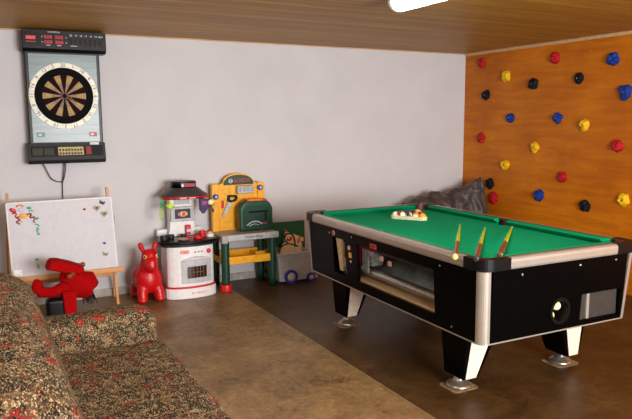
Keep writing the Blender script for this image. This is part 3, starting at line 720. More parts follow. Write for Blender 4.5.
mb = MB(); mb.box(.165, .225, -.1125, -.109, .215, .25); mb.build('pink_label', [mat('pink_label', (176, 92, 96), .5)], fp)
mb = MB(); mb.box(-.222, -.2, -.1135, -.112, .225, .24); mb.box(.178, .2, -.1135, -.112, .225, .24); mb.box(-.1, .1, -.1118, -.1095, .268, .271); mb.box(-.25, .235, -.1118, -.1095, .262, .2635); mb.build('label_marks', 'ink', fp)
def cons(x0, x1, f0, f1, m_, nm, th_=.003, lab=None):
    y = lambda f: -.15+.032*f; z = lambda f: .03+.135*f
    mb = MB(); mb.hull([(x0, y(f0)-th_, z(f0)), (x1, y(f0)-th_, z(f0)), (x1, y(f0)+.004, z(f0)), (x0, y(f0)+.004, z(f0))], [(x0, y(f1)-th_, z(f1)), (x1, y(f1)-th_, z(f1)), (x1, y(f1)+.004, z(f1)), (x0, y(f1)+.004, z(f1))]); return mb.build(nm, m_, cn, lab)
cons(-.29, .265, .22, .82, 'blackp', 'control_strip', .001)
for k_ in range(2): cons(-.275+k_*.085, -.2+k_*.085, .3, .72, [bpy.data.materials.get('olive_grille') or mat('olive_grille', (40, 44, 32), .6, 0, .3, 160)], 'grille')
cons(-.085, .11, .28, .76, 'brass', 'keypad', .004, 'cream yellow key strip')
mb = MB(); 
for k_ in range(8):
    for r_ in range(2): mb.box(-.078+k_*.023, -.062+k_*.023, -.1475+r_*.008, -.14+r_*.008, .072+r_*.028, .09+r_*.028)
mb.build('keys', 'blackink', cn) 
cons(.13, .17, .3, .78, 'maroon', 'start_button', .005, 'dark red button')
cons(.165, .235, .87, 1.02, 'ink', 'white_sticker', .004)
mb = MB()
def bez(pts, k=8):
    out = []; P = [Vector(p) for p in pts]
    for i in range(len(P)-1):
        p0, p1, p2, p3 = P[max(i-1, 0)], P[i], P[i+1], P[min(i+2, len(P)-1)]
        for j in range(k):
            t_ = j/k; out.append(.5*((2*p1)+(-p0+p2)*t_+(2*p0-5*p1+4*p2-p3)*t_*t_+(-p0+3*p1-3*p2+p3)*t_**3))
    return out+[P[-1]]
mb.tube(bez([(-.20, -.05, .01), (-.175, -.04, -.05), (-.14, -.03, -.125), (-.09, -.02, -.155), (-.05, -.02, -.15), (-.03, -.03, -.08), (-.02, -.05, .01)]), .0042)
mb.tube(bez([(-.03, -.04, .0), (-.045, -.03, -.1), (-.055, -.02, -.2), (-.06, -.016, -.4), (-.07, -.016, -.8), (-.07, -.016, -1.08)]), .0038)
mb.build('cable', 'cable', dm)
for (x_, z_, c_, lab) in ((-.005, -.045, 'grass', 'green dart stuck in the board below the bull'), (.035, -.03, 'orange', 'orange dart stuck in the board beside the green one')):
    t = thing('dart', lab, 'dart', (-4.25+BX+x_, FY-.017, 1.716+z_), 0, 'darts stuck in the dartboard')
    MB().lathe([(0, .005), (.001, 0), (.001, -.015), (.0045, -.02), (.0045, -.06), (.0025, -.065), (.0025, -.09), (0, -.09)], axis='y', seg=10).build('barrel', 'steel', t)
    mb = MB()
    for a in (0, PI/2): mb.merge(MB().prism([(0, -.13), (.018, -.125), (.02, -.10), (0, -.085)], -.0006, .0006, 'z').b, Matrix.Rotation(a, 4, 'Y')); mb.merge(MB().prism([(0, -.13), (-.018, -.125), (-.02, -.10), (0, -.085)], -.0006, .0006, 'z').b, Matrix.Rotation(a, 4, 'Y'))
    mb.build('flight', c_, t)

# ------------------------------------------------------------------ easel with whiteboard
ea = thing('easel', 'light wooden easel holding a whiteboard, against the wall under the dart machine', 'easel', (-4.35, -.3, 0))
lean = lambda z: .05*(z-.3)
def leg(x0, y0, z0, x1, y1, z1, nm='leg', w=.022, d=.013, m_='easelwood'):
    b = MB(); b.hull([(x0-w/2, y0-d, z0), (x0+w/2, y0-d, z0), (x0+w/2, y0+d, z0), (x0-w/2, y0+d, z0)], [(x1-w/2, y1-d, z1), (x1+w/2, y1-d, z1), (x1+w/2, y1+d, z1), (x1-w/2, y1+d, z1)], .002, 1); return b.build(nm, m_, ea)
leg(-.40, -.02, .0, -.387, .035, .965); leg(.392, -.02, .0, .354, .035, .975)
leg(-.415, .24, .0, -.40, .045, .74); leg(.415, .24, .0, .395, .045, .74)
mb = MB(); mb.box(-.385, .40, -.005, .017, .24, .275, .003, 1); mb.build('crossbar', 'easelwood_h', ea)
mb = MB(); mb.box(-.38, .445, -.075, .02, .293, .305, .003, 1); mb.box(-.38, .445, -.08, -.066, .285, .325, .003, 1); mb.build('tray', 'easelwood_h', ea)
mb = MB(); mb.hull([(-.385, -.045, .312), (.395, -.045, .312), (.395, -.022, .312), (-.385, -.022, .312)], [(-.395, .0, .888), (.376, .0, .895), (.376, .02, .895), (-.395, .02, .888)]); wb = mb.build('whiteboard', 'offwhite', ea)
def wy(z): return -.3+(-.045+.045*(z-.312)/.58)
mb = MB()
def wfr(p, q):
    d = (Vector(q)-Vector(p)); mb.cyl(p, q, .009, seg=8)
F = [(-.387, -.036, .312), (.397, -.036, .312), (.378, .009, .895), (-.397, .009, .89)]
for i in range(4): wfr(F[i], F[(i+1) % 4])
mb.build('board_edging', 'white', wb)
mb = MB(); mb.box(-.385, -.32, -.062, -.038, .33, .385, .003, 1); mb.build('corner_sheet', [mat('white_paper', (238, 236, 234), .6)], wb, 'small white card at the bottom corner of the board')
# magnets
def blob(pts, w, k=8):
    """flat squiggle outline from a centre line"""
    return pts
def mag(kind, x, z, c, lab, s=.02, rot=0):
    mtx = Matrix.Translation((x, wy(z)-.001, z)) @ Matrix.Rotation(rot, 4, 'Y'); b = MB()
    if kind == 'heart': p = [(s*.06*16*math.sin(t_)**3, s*.06*(13*math.cos(t_)-5*math.cos(2*t_)-2*math.cos(3*t_)-math.cos(4*t_))) for t_ in [2*PI*i/28 for i in range(28)]]; b.prism(p, -.006, 0, 'y', .001, mtx=mtx)
    elif kind == 's':
        line = [Vector((s*.5*math.sin(3.0*t_*PI/2), -.003, s*1.1*(t_))) for t_ in [-1+2*i/14 for i in range(15)]]; bb = MB(); bb.tube(line, s*.22, 8); b.merge(bb.b, mtx, True)
    elif kind == 'arc':
        line = [Vector((s*math.cos(t_), -.003, s*.6*math.sin(t_))) for t_ in [PI*i/10 for i in range(11)]]; bb = MB(); bb.tube(line, s*.25, 8); b.merge(bb.b, mtx, True)
    elif kind == 'fly':
        for sg in (-1, 1): b.prism([(0, 0), (sg*s*.5, s*.7), (sg*s, s*.75), (sg*s*.9, s*.1), (sg*s*.7, -s*.5), (sg*s*.25, -s*.45)], -.004, 0, 'y', mtx=mtx)
        bb = MB(); bb.ball((0, -.003, 0), s*.35, (.5, .5, 1.6), sub=2); b.merge(bb.b, mtx, True)
    elif kind == 'oval': bb = MB(); bb.ball((0, -.001, 0), s, (1, .3, .62), sub=2); b.merge(bb.b, mtx, True)
    elif kind == 'L': b.prism([(-s*.5, -s), (s*.6, -s), (s*.6, -s*.6), (-s*.05, -s*.6), (-s*.05, s), (-s*.5, s)], -.006, 0, 'y', .001, mtx=mtx)
    o = b.build('fridge_magnet', c); tag(o, lab, 'magnet', 'magnets on the whiteboard'); return o
OX = 0
for a in [('oval', -4.705, .838, 'red', 'large red blob magnet in the top corner of the whiteboard under the dart machine', .027, .5),
 ('s', -4.685, .80, 'red', 'red wavy magnet just under the large red blob magnet', .024, -.6),
 ('s', -4.672, .755, 'maroon', 'dark red squiggle magnet hanging beside the yellow ones', .024, .1),
 ('arc', -4.655, .862, 'orange', 'orange arch magnet at the top of the colourful cluster', .022, 0),
 ('oval', -4.648, .838, 'lilac', 'pale lilac magnet under the orange arch', .024, 0),
 ('s', -4.652, .772, 'yellow', 'yellow squiggle magnet lowest of the yellow ones', .026, .2),
 ('oval', -4.632, .795, 'yellow', 'fat yellow magnet in the middle of the cluster', .026, .4),
 ('s', -4.61, .785, 'lemon', 'yellow wavy magnet beside the dark red chain', .018, 1.2),
 ('oval', -4.59, .85, 'grass', 'green oval magnet at the top of the green ones', .018, 0),
 ('arc', -4.577, .822, 'grass', 'green arched magnet just under the top green oval', .014, 0),
 ('s', -4.582, .79, 'maroon', 'dark red wavy magnet slanting down beneath the green arch', .026, -.7),
 ('L', -4.556, .752, 'maroon', 'dark red angular magnet at the low end of the cluster', .018, .3),
 ('oval', -4.54, .765, 'grass', 'green oval magnet at the outer side of the dark red ones', .016, -.3),
 ('arc', -4.542, .71, 'grass', 'green hook magnet, upper of the vertical column', .016, .6),
 ('s', -4.54, .675, 'grass', 'green squiggle magnet in the middle of the vertical column', .018, .1),
 ('oval', -4.535, .643, 'grass', 'green oval magnet at the foot of the squiggle', .013, .4),
 ('oval', -4.56, .445, 'grass', 'upper of two green magnets low on the whiteboard', .016, 0),
 ('s', -4.552, .39, 'grass', 'lowest green magnet just above the easel tray', .016, .1),
 ('fly', -4.045, .855, 'charcoal', 'dark butterfly magnet at the top edge of the whiteboard above the hearts', .024, .4),
 ('heart', -4.088, .815, 'khaki', 'grey gold heart magnet, upper of the two', .03, 0),
 ('heart', -4.033, .765, 'khaki', 'grey gold heart magnet, lower of the two', .03, 0),
 ('fly', -4.184, .81, 'orange', 'small pale orange magnet standing alone near the hearts', .014, 0),
 ('fly', -4.045, .525, 'violet', 'small violet magnet below the hearts', .012, 0),
 ('fly', -4.045, .435, 'khaki', 'yellow and dark butterfly magnet at the lower board corner', .024, .3)]: mag(*a)
for o in bpy.data.objects:
    if o.get('category') == 'magnet' and 'heart' in o['label']:
        v_ = sum((v.co for v in o.data.vertices), Vector())/len(o.data.vertices)
        MB().ball(v_+Vector((0, -.004, .002)), .008, sub=2).build('gem', 'charcoal', o)

# ------------------------------------------------------------------ bouncy donkey
hp = thing('hopper_donkey', 'shiny red inflatable ride-on donkey standing by the toy kitchen', 'bouncy toy', (-3.705, -.30, 0), .05); hp.scale = (.88, .88, .94)
mb = MB()
mb.ball((0, .04, .20), .138, (1, 1.15, 1.0)); mb.ball((0, -.05, .20), .13, (1, .9, 1.05)); mb.ball((0, .10, .20), .12)
for sx in (-1, 1):
    mb.tube([(sx*.065, -.08, .16), (sx*.08, -.11, .09), (sx*.085, -.12, .03), (sx*.085, -.12, .012)], lambda t: .052-.004*t, 14); mb.ball((sx*.085, -.125, .03), .05, (1, 1.1, .6))
    mb.tube([(sx*.07, .12, .16), (sx*.08, .15, .08), (sx*.085, .155, .02)], lambda t: .05-.006*t, 14); mb.ball((sx*.085, .15, .028), .048, (1, 1.1, .58))
mb.tube([(0, -.04, .25), (0, -.08, .33), (0, -.10, .39)], lambda t: .10-.022*t, 16)
mb.ball((0, -.11, .405), .08, (1.0, 1, 1.05)); mb.ball((0, -.15, .365), .066, (1.0, 1.1, 1)); mb.ball((0, -.175, .34), .056, (1.08, .9, .95))
for sx in (-1, 1): mb.tube([(sx*.045, -.08, .455), (sx*.062, -.075, .49), (sx*.075, -.075, .525), (sx*.08, -.078, .545)], lambda t: .012+.016*math.sin(PI*min(1, t*.95+.05)), 12)
body = fuse('body', mb, 'redrub', hp, .009, 5)
for sx in (-1, 1):
    e = MB(); e.ball((sx*.058, -.160, .425), .0175); e = e.build('eye', 'eyewhite', body); p = MB(); p.ball((sx*.063, -.172, .427), .0105); p.build('pupil', 'blackink', e)
mb = MB()
for sx in (-1, 1): mb.ball((sx*.022, -.224, .345), .006)
mb.build('nostrils', 'maroon', body)

# ------------------------------------------------------------------ red plush ride-on
pl = thing('ride_on_plane', 'red plush rocking ride-on with a raised red wing, behind the sofa arm', 'ride-on toy', (-4.40, -.75, 0))
mb = MB()
mb.tube([(-.20, 0, .285), (-.1, 0, .27), (.0, 0, .30), (.07, 0, .33), (.13, 0, .31), (.16, 0, .26)], lambda t: .040+.065*max(0, min(1, (t-.3)*2.2))-.02*max(0, t-.8)*5, 16)
mb.ball((.085, 0, .31), .105, (1.0, .8, 1.0)); mb.ball((.135, 0, .25), .062, (.85, .9, 1))
mb.tube([(-.205, 0, .28), (-.2, 0, .34), (-.185, 0, .375)], lambda t: .042-.01*t, 12)
mb.tube([(.01, 0, .34), (.03, 0, .40), (.05, 0, .42)], lambda t: .07, 12)
fuse('fuselage', mb, 'redplush', pl, .01, 6)
b = MB(); 
wpts = [(-.135, .455), (-.12, .495), (-.1, .517), (-.05, .512), (.03, .485), (.10, .455), (.125, .43), (.10, .40), (.03, .405), (-.05, .43), (-.1, .445)]
b.prism(wpts, -.085, .085, 'y', .02, seg=4); b.build('upper_wing', 'redplush', pl)
for sy in (-1, 1):
    b = MB(); b.hull([(-.025, sy*.08-.03, 0.03), (.045, sy*.08-.03, 0.03), (.045, sy*.08+.03, 0.03), (-.025, sy*.08+.03, 0.03)], [(-.04, sy*.05-.03, .28), (.06, sy*.05-.03, .28), (.06, sy*.05+.03, .28), (-.04, sy*.05+.03, .28)], .012, 3); b.build('strut', 'redplush', pl)
b = MB(); b.cyl((.01, -.13, .405), (.13, .07, .43), .014, seg=12); b.ball((.01, -.13, .405), .02, sub=2); b.ball((.13, .07, .44), .02, sub=2); b.ball((.095, .03, .45), .016, sub=2); b.build('handle_bar', 'propwood', pl, 'brown wooden handlebar')
b = MB(smooth=True); random.seed(2)
for k_ in range(26):
    a = random.uniform(-1, 1); b.cyl((.15+a*.03, random.uniform(-.06, .06), .24), (.155+a*.05, random.uniform(-.08, .08), .165), .007, .003, 6)
b.build('fringe', 'blackink', pl, 'dark fringe under the nose')
b = MB()
for sy in (-1, 1): b.tube(bez([(-.22, sy*.11, .05), (-.1, sy*.11, .015), (.05, sy*.11, .012), (.2, sy*.11, .05)]), .014, 10)
b.box(-.17, -.14, -.11, .11, .02, .05, .004); b.box(.12, .15, -.11, .11, .02, .05, .004); b.box(-.15, .02, -.06, .06, .03, .23, .03, 3) ; b.build('rockers', 'blackp', pl, 'black rocker base')
b = MB(); b.box(-.16, -.08, -.21, -.12, .088, .118, .012, 3); b.cyl((-.12, -.13, .03), (-.12, -.13, .1), .012); b.build('footrest', 'lemon', pl, 'yellow foot rest')

# ------------------------------------------------------------------ toy kitchen
kt = thing('toy_kitchen', 'white and red toy kitchen with charcoal hood, between donkey and workbench', 'toy kitchen', (-3.345, -.27, 0))
def bow(hw, yf, yb, bul, k=14):
    e = (yb-yf)*.45; return [(-hw+e*.75, yb), (-hw+e*.2, yb-e*.4), (-hw, yb-e)]+[(-hw*math.cos(PI*i/k), yf-bul*math.sin(PI*i/k)) for i in range(k+1)]+[(hw, yb-e), (hw-e*.2, yb-e*.4), (hw-e*.75, yb)]
def bowp(hw, yf, yb, bul, z0, z1, r=.004): return MB().prism(bow(hw, yf, yb, bul), z0, z1, 'z', r)
bowp(.225, -.10, .22, .10, 0, .092, .01).build('base', 'white', kt)
bowp(.221, -.10, .22, .098, .092, .106).build('red_band', 'red', kt)
bowp(.207, -.10, .21, .088, .106, .452).build('oven_body', 'white', kt)
bowp(.25, -.08, .23, .12, .452, .475, .008).build('counter_skirt', 'charcoal', kt)
bowp(.265, -.08, .235, .135, .475, .502, .01).build('counter', 'blackp', kt)
def oy(x, hw=.207, yf=-.10, bul=.088): return yf-bul*math.sqrt(max(0, 1-(x/hw)**2))
def curved(x0, x1, z0, z1, o, th_, rad=None, k=12):
    mb = MB(); mb.smooth = None
    for i in range(k):
        xa, xb = x0+(x1-x0)*i/k, x0+(x1-x0)*(i+1)/k
        arch = (lambda x: rad*(1-((x-(x0+x1)/2)/((x1-x0)/2))**2)) if rad else (lambda x: 0)
        mb.hull([(xa, oy(xa)-o, z0), (xb, oy(xb)-o, z0), (xb, oy(xb)+th_-o, z0), (xa, oy(xa)+th_-o, z0)], [(xa, oy(xa)-o, z1+arch(xa)), (xb, oy(xb)-o, z1+arch(xb)), (xb, oy(xb)+th_-o, z1+arch(xb)), (xa, oy(xa)+th_-o, z1+arch(xa))])
    bmesh.ops.remove_doubles(mb.b, verts=mb.b.verts, dist=1e-5); return mb
dr_ = curved(-.10, .165, .135, .335, .008, .012, .03).build('oven_door', 'ltgrey', kt)
curved(-.055, .12, .18, .28, .0105, .004).build('oven_window', 'glassdark', dr_)
mb = MB()
for x_ in (-.03, -.0, .03, .06, .09): mb.box(x_-.002, x_+.002, oy(x_)-.0125, oy(x_)-.010, .19, .28)
mb.box(-.01, .08, oy(.03)-.0125, oy(.03)-.0105, .228, .232); mb.build('oven_rack_print', [mat('rack_print', (120, 88, 70), .4)], dr_)
mb = MB(); mb.tube(bez([(-.08, oy(-.08)-.008, .335), (-.04, oy(-.04)-.028, .347), (.03, oy(.03)-.03, .353), (.10, oy(.10)-.028, .347), (.14, oy(.14)-.008, .335)]), .007, 8); mb.build('door_handle', 'white', dr_)
mb = MB(); mb.ball((.145, oy(.145)-.004, .40), .021, (1, .6, 1)); mb.build('red_knob', 'red', kt)
for x_ in (.02, .05, .08): mb = MB(); mb.lathe([(.006, -.008), (.007, .002)], (x_, oy(x_), .402), 'y', 12); mb.build('small_knob', [bpy.data.materials.get('knob_grey') or mat('knob_grey', (90, 84, 92), .4)], kt)
mb = MB(); mb.prism([(-.065+u, .408+w) for u, w in rrect(-.042, .042, -.017, .017, .016, 5)], oy(-.065)-.003, oy(-.065)+.012, 'y'); bd = mb.build('badge', [mat('salmon_badge', (222, 150, 140), .4)], kt, 'salmon pink oval badge')
mb = MB(); mb.text('Tefal', .022, FRONT(-.065, oy(-.065)-.0035, .408), .0008); mb.build('badge_lettering', 'redink', bd)
mb = MB(); 
for i_, ch in enumerate('Bon Appetit'):
    x_ = .0+(i_-5)*.0125+.045; mb.text(ch, .021, FRONT(x_, oy(x_, .225, -.10, .10)-.001, .05), .001)
mb.build('base_lettering', 'redink', kt)
# back column, microwave screen, hood
mb = MB(); mb.prism([(-.125, .50), (-.11, .62), (-.115, .75), (-.105, .88), (.105, .88), (.115, .75), (.11, .62), (.125, .50)], .10, .19, 'y', .006); mb.box(-.21, .21, .17, .22, .45, .56, .01); col = mb.build('column', 'white', kt)
mb = MB(); mb.box(-.108, .112, .075, .11, .635, .765, .008, 3); sc_ = mb.build('microwave', 'ltgrey', kt)
mb = MB(); mb.box(-.072, .068, .0715, .076, .66, .745); mb.build('microwave_window', 'blackink', sc_)
mb = MB(); mb.ball((0, .072, .70), .035, (1.3, .06, .7)); mb.build('food_print', [mat('food_print', (206, 150, 110), .5, 0, .3, 60)], sc_)
mb = MB(); mb.ball((.005, .0705, .70), .015, (1.2, .06, 1)); mb.ball((-.03, .0705, .69), .008, (1.2, .06, 1)); mb.build('food_accent', 'redink', sc_)
mb = MB(); mb.box(-.07, .07, .09, .105, .785, .84, .004); mb.build('shelf_panel', 'ltgrey', col)
mb = MB(); mb.box(.02, .065, .06, .10, .515, .60, .006); ph = mb.build('wall_phone', 'red', kt)
mb = MB(); mb.box(.025, .06, .056, .061, .54, .565); mb.build('phone_keys', 'lilac', ph)
mb = MB()
b = bmesh.new()
def hoodring(hw, hd, z, k=28):
    return [b.verts.new((hw*math.copysign(abs(math.cos(2*PI*i/k))**.75, math.cos(2*PI*i/k)), .03+hd*math.copysign(abs(math.sin(2*PI*i/k))**.8, math.sin(2*PI*i/k)), z)) for i in range(k)]
rs = [hoodring(.205, .15, .872), hoodring(.205, .15, .88), hoodring(.165, .125, .905), hoodring(.125, .105, .938), hoodring(.108, .09, .945)]
for i in range(len(rs)-1):
    for j in range(28): b.faces.new((rs[i][j], rs[i][(j+1) % 28], rs[i+1][(j+1) % 28], rs[i+1][j]))
b.faces.new(rs[0][::-1]); b.faces.new(rs[-1]); hd_ = MB().merge(b, None, True).build('hood', [mat('hood_grey', (58, 54, 54), .42)], kt)
b = bmesh.new(); rs = [hoodring(.212, .157, .852), hoodring(.212, .157, .872), hoodring(.2, .145, .873)]
for i in range(2):
    for j in range(28): b.faces.new((rs[i][j], rs[i][(j+1) % 28], rs[i+1][(j+1) % 28], rs[i+1][j]))
b.faces.new(rs[0][::-1]); b.faces.new(rs[-1]); MB().merge(b, None, True).build('hood_rim', 'red', hd_)
b = bmesh.new(); rs = [hoodring(.108, .085, .94), hoodring(.108, .085, .988), hoodring(.1, .078, .996)]
for i in range(2):
    for j in range(28): b.faces.new((rs[i][j], rs[i][(j+1) % 28], rs[i+1][(j+1) % 28], rs[i+1][j]))
b.faces.new(rs[0][::-1]); b.faces.new(rs[-1]); ch_ = MB().merge(b, None, True).build('hood_collar', 'blackp', hd_)
mb = MB(); mb.box(-.045, .08, -.0605, -.052, .948, .982, .002, 1); mb.build('hood_sign', 'maroon', ch_); mb = MB(); mb.text('Tefal', .036, FRONT(.028, -.0615, .965), .0008); mb.build('sign_lettering', 'redink', ch_)
mb = MB(); mb.ball((-.034, -.061, .965), .014, (.8, .15, 1.1)); mb.build('sign_emblem', 'ink', ch_)
mb = MB(); mb.box(-.08, -.02, -.1285, -.1265, .856, .866); mb.box(.0, .06, -.1285, -.1265, .856, .866); mb.build('rim_print', 'pink', hd_)
# things on and at the kitchen
KX, KY = -3.345, -.27
def put(name, lab, cat, x, y, z, grp=None, rz=0): return thing(name, lab, cat, (KX+x, KY+y, z), rz, grp)
t = put('toy_ladle', 'green handled pale whisk hanging at the left of the toy hood', 'utensil', -.215, -.02, .72, 'utensils hanging from the toy hood')
MB().cyl((0, 0, .06), (0, 0, .14), .007, seg=10).build('handle', 'grass', t)
mb = MB(smooth=True)
for k_ in range(4):
    a = PI*k_/4; pts = [(math.cos(a)*.02*math.sin(u), math.sin(a)*.02*math.sin(u), .0-.045+.0525*(1+math.cos(u))) for u in [2*PI*i/20 for i in range(21)]]; mb.tube(pts, .0016, 5)
mb.build('whisk_wires', 'limegreen', t)
t = put('toy_cup', 'lime and yellow toy mug hanging under the left of the hood', 'utensil', -.16, -.04, .775, 'utensils hanging from the toy hood')
MB().lathe([(.02, 0), (.03, .005), (.034, .05), (.031, .05), (.026, .01), (0, .01)], seg=18, mtx=Matrix.Rotation(.7, 4, 'Y')).build('cup', 'limegreen', t)
MB().tube([(-.02, 0, .02), (-.045, 0, .02), (-.05, 0, .04), (-.03, 0, .05)], .004, 6).build('handle', 'grass', t)
t = put('oven_mitt', 'dark purple oven mitt with pink print hanging at the right of the hood', 'oven glove', .155, -.06, .735, 'utensils hanging from the toy hood', -.2)
mb = MB(); mb.prism([(-.045, .115), (.045, .1), (.06, .06), (.0, -.02), (-.02, -.025), (-.045, .01)], -.02, .02, 'y', .008, seg=3); mb.build('mitt', 'purple', t)
mb = MB(); mb.prism([(-.02, .09), (.02, .085), (.02, .06), (-.02, .05)], -.0225, -.02, 'y'); mb.build('print', 'magenta', t)
t = put('toy_ball_spoon', 'round pale yellow spoon with a dark tip beside the purple mitt', 'utensil', .205, -.09, .79, 'utensils hanging from the toy hood')
mb = MB(); mb.ball((0, 0, .02), .027, (1, .5, .9)); mb.build('bowl', [mat('pale_lemon', (236, 230, 180), .4)], t)
mb = MB(); mb.cyl((0, 0, 0), (.012, 0, -.04), .005, seg=8); mb.ball((.018, 0, -.055), .012, (.8, .8, 1.5), sub=2); mb.build('handle', 'purple', t)
mb = MB(); mb.ball((.03, 0, .0), .009, sub=2); mb.build('orange_clip', 'orange', t)
def pot(x, y, r, h_, c, lab, hdl=None):
    t = put('toy_pot', lab, 'toy pot', x, y, .5022, 'toy cookware on the toy kitchen counter')
    MB().lathe([(0, 0), (r*.9, 0), (r, .006), (r*1.02, h_), (r*.94, h_), (r*.9, .008), (0, .008)], seg=20).build('pan', c, t)
    if hdl is not None: MB().cyl((r*math.cos(hdl), r*math.sin(hdl), h_*.8), ((r+.06)*math.cos(hdl), (r+.06)*math.sin(hdl), h_), .006, seg=8).build('handle', c, t)
pot(-.21, -.06, .034, .04, 'charcoal', 'dark grey toy pot at the outer end of the counter'); pot(-.135, .0, .03, .035, 'charcoal', 'dark grey toy pot beside the column foot'); pot(-.02, .0, .028, .03, 'dkgreen', 'dark green toy pot at the column foot')
pot(.07, -.12, .04, .025, 'red', 'red toy frying pan in the middle of the counter', 2.9)
pot(.13, -.05, .03, .055, 'red', 'tall red toy pot at the side towards the workbench', .3)
pot(.195, -.07, .035, .03, 'white', 'white toy bowl with food at the counter end')
t = put('toy_food', 'small beige toy food piece lying in the white bowl', 'toy food', .195, -.07, .514); mb = MB(); mb.ball((0, 0, .022), .02, (1.2, 1, .9), sub=2); mb.build('food_piece', [mat('beige_food', (214, 178, 130), .6)], t)
t = put('toy_plate', 'flat pink toy plate on the counter front', 'toy plate', -.06, -.12, .5022, 'toy cookware on the toy kitchen counter'); MB().lathe([(0, 0), (.03, 0), (.055, .012), (.052, .014), (.028, .004), (0, .004)], seg=24).build('plate', 'pink', t)

# ------------------------------------------------------------------ toy workbench
wbn = thing('toy_workbench', 'yellow and dark green toy workbench with tool wall and red foot', 'toy workbench', (-2.79, -.24, 0))
def wx(x): return x+2.8
mb = MB(); arch = [(-.2, .72)]+[(-.13-.0+.28*i/10, .935+.085*math.sin(PI*i/10)) for i in range(0)]
pts = [(-.19, .49), (.20, .49), (.20, .93)]+[(.005+.15*math.cos(a), .945+.085*math.sin(a)) for a in [PI*i/12 for i in range(13)]]+[(-.19, .93)]
mb.prism(pts, .135, .165, 'y', .005); pn = mb.build('tool_wall', 'yellow', wbn)
for sx, x_ in ((-1, -.225), (1, .225)):
    mb = MB(); mb.prism([(x_-.035, .48), (x_+.035, .48), (x_+.035, .93), (x_+.01, .945), (x_-.035, .935)] if sx < 0 else [(x_-.035, .48), (x_+.035, .48), (x_+.035, .93), (x_-.01, .945), (x_-.035, .94)], .115, .165, 'y', .008); mb.build('side_post', 'yellow', wbn)
for x_, z_ in ((-.228, .825), (.212, .89)):
    mb = MB(); mb.lathe([(0, .09), (.018, .09), (.026, .1), (.026, .12)], (x_, 0, z_), 'y', 20); kb = mb.build('round_knob', 'blue', wbn, 'blue round knob with a white centre'); mb = MB(); mb.lathe([(0, .086), (.011, .087), (.013, .092)], (x_, 0, z_), 'y', 16); mb.build('knob_centre', 'lilac', kb)
mb = MB(); mb.prism([(-.14, .925), (.15, .925), (.15, .95)]+[(.005+.135*math.cos(a), .955+.062*math.sin(a)) for a in [PI*i/10 for i in range(1, 10)]]+[(-.14, .95)], .122, .136, 'y', .002); sg = mb.build('sign_plate', 'dkgreen', wbn)
mb = MB(); mb.text('BOSCH', .048, FRONT(.035, .121, .962), .001); mb.build('sign_lettering', 'redink', sg)
mb = MB()
for i in range(20):
    a0, a1 = 2*PI*i/20, 2*PI*(i+1)/20; C_ = (-.075, .962)
    mb.hull([(C_[0]+r*math.cos(a), .1225, C_[1]+r*math.sin(a)) for r, a in ((.015, a0), (.02, a0), (.02, a1), (.015, a1))], [(C_[0]+r*math.cos(a), .1195, C_[1]+r*math.sin(a)) for r, a in ((.015, a0), (.02, a0), (.02, a1), (.015, a1))])
mb.box(-.086, -.064, .1195, .1225, .959, .965); mb.box(-.087, -.083, .1195, .1225, .95, .974); mb.box(-.067, -.063, .1195, .1225, .95, .974); mb.build('sign_emblem', 'ink', sg)
mb = MB()
for i in range(7):
    for j in range(8):
        x_, z_ = -.13+i*.048, .53+j*.045
        if z_ < .88: mb.lathe([(.004, .1335), (.004, .136)], (x_, 0, z_), 'y', 8)
mb.build('peg_holes', [mat('peg_hole_amber', (204, 128, 18), .6)], pn)
mb = MB(); mb.box(-.025, .14, .075, .135, .845, .915, .01, 3)
tr_ = mb.build('screw_tray', 'ltgrey', wbn, 'light grey parts tray on the tool wall')
mb = MB()
for k_ in range(4): mb.box(-.012+k_*.038, .016+k_*.038, .0735, .0755, .862, .905, .0, 1)
mb.build('tray_compartments', [mat('tray_shade_grey', (150, 152, 156), .5)], tr_)
mb = MB(); mb.box(-.165, -.145, .118, .136, .715, .785, .003); mb.build('red_clip', 'red', wbn)
# saw hanging on the wall (a toy of its own)
t = thing('toy_saw', 'grey toy saw with black and orange handle hanging on the yellow tool wall', 'toy saw', (-2.86, -.12, .80))
mb = MB(); mb.prism([(.022, -.022), (-.075, -.165), (-.097, -.158), (-.03, -.01)], -.004, .004, 'y'); mb.build('blade', 'ltgrey', t)
mb = MB(); 
hp_o = [(-.045, -.02), (-.035, .035), (.05, .03), (.06, .0), (.03, -.03), (-.02, -.035)]; hp_i = [(-.02, -.008), (-.015, .015), (.03, .012), (.035, .0), (.02, -.012), (-.005, -.015)]
for j in range(6):
    k_ = (j+1) % 6; mb.hull([(hp_o[j][0], .011, hp_o[j][1]), (hp_o[k_][0], .011, hp_o[k_][1]), (hp_i[k_][0], .011, hp_i[k_][1]), (hp_i[j][0], .011, hp_i[j][1])], [(hp_o[j][0], -.011, hp_o[j][1]), (hp_o[k_][0], -.011, hp_o[k_][1]), (hp_i[k_][0], -.011, hp_i[k_][1]), (hp_i[j][0], -.011, hp_i[j][1])])
mb.build('handle', 'blackp', t)
mb = MB(); mb.box(.03, .062, -.008, .008, -.026, -.012, .003); mb.build('handle_accent', 'orange', t)
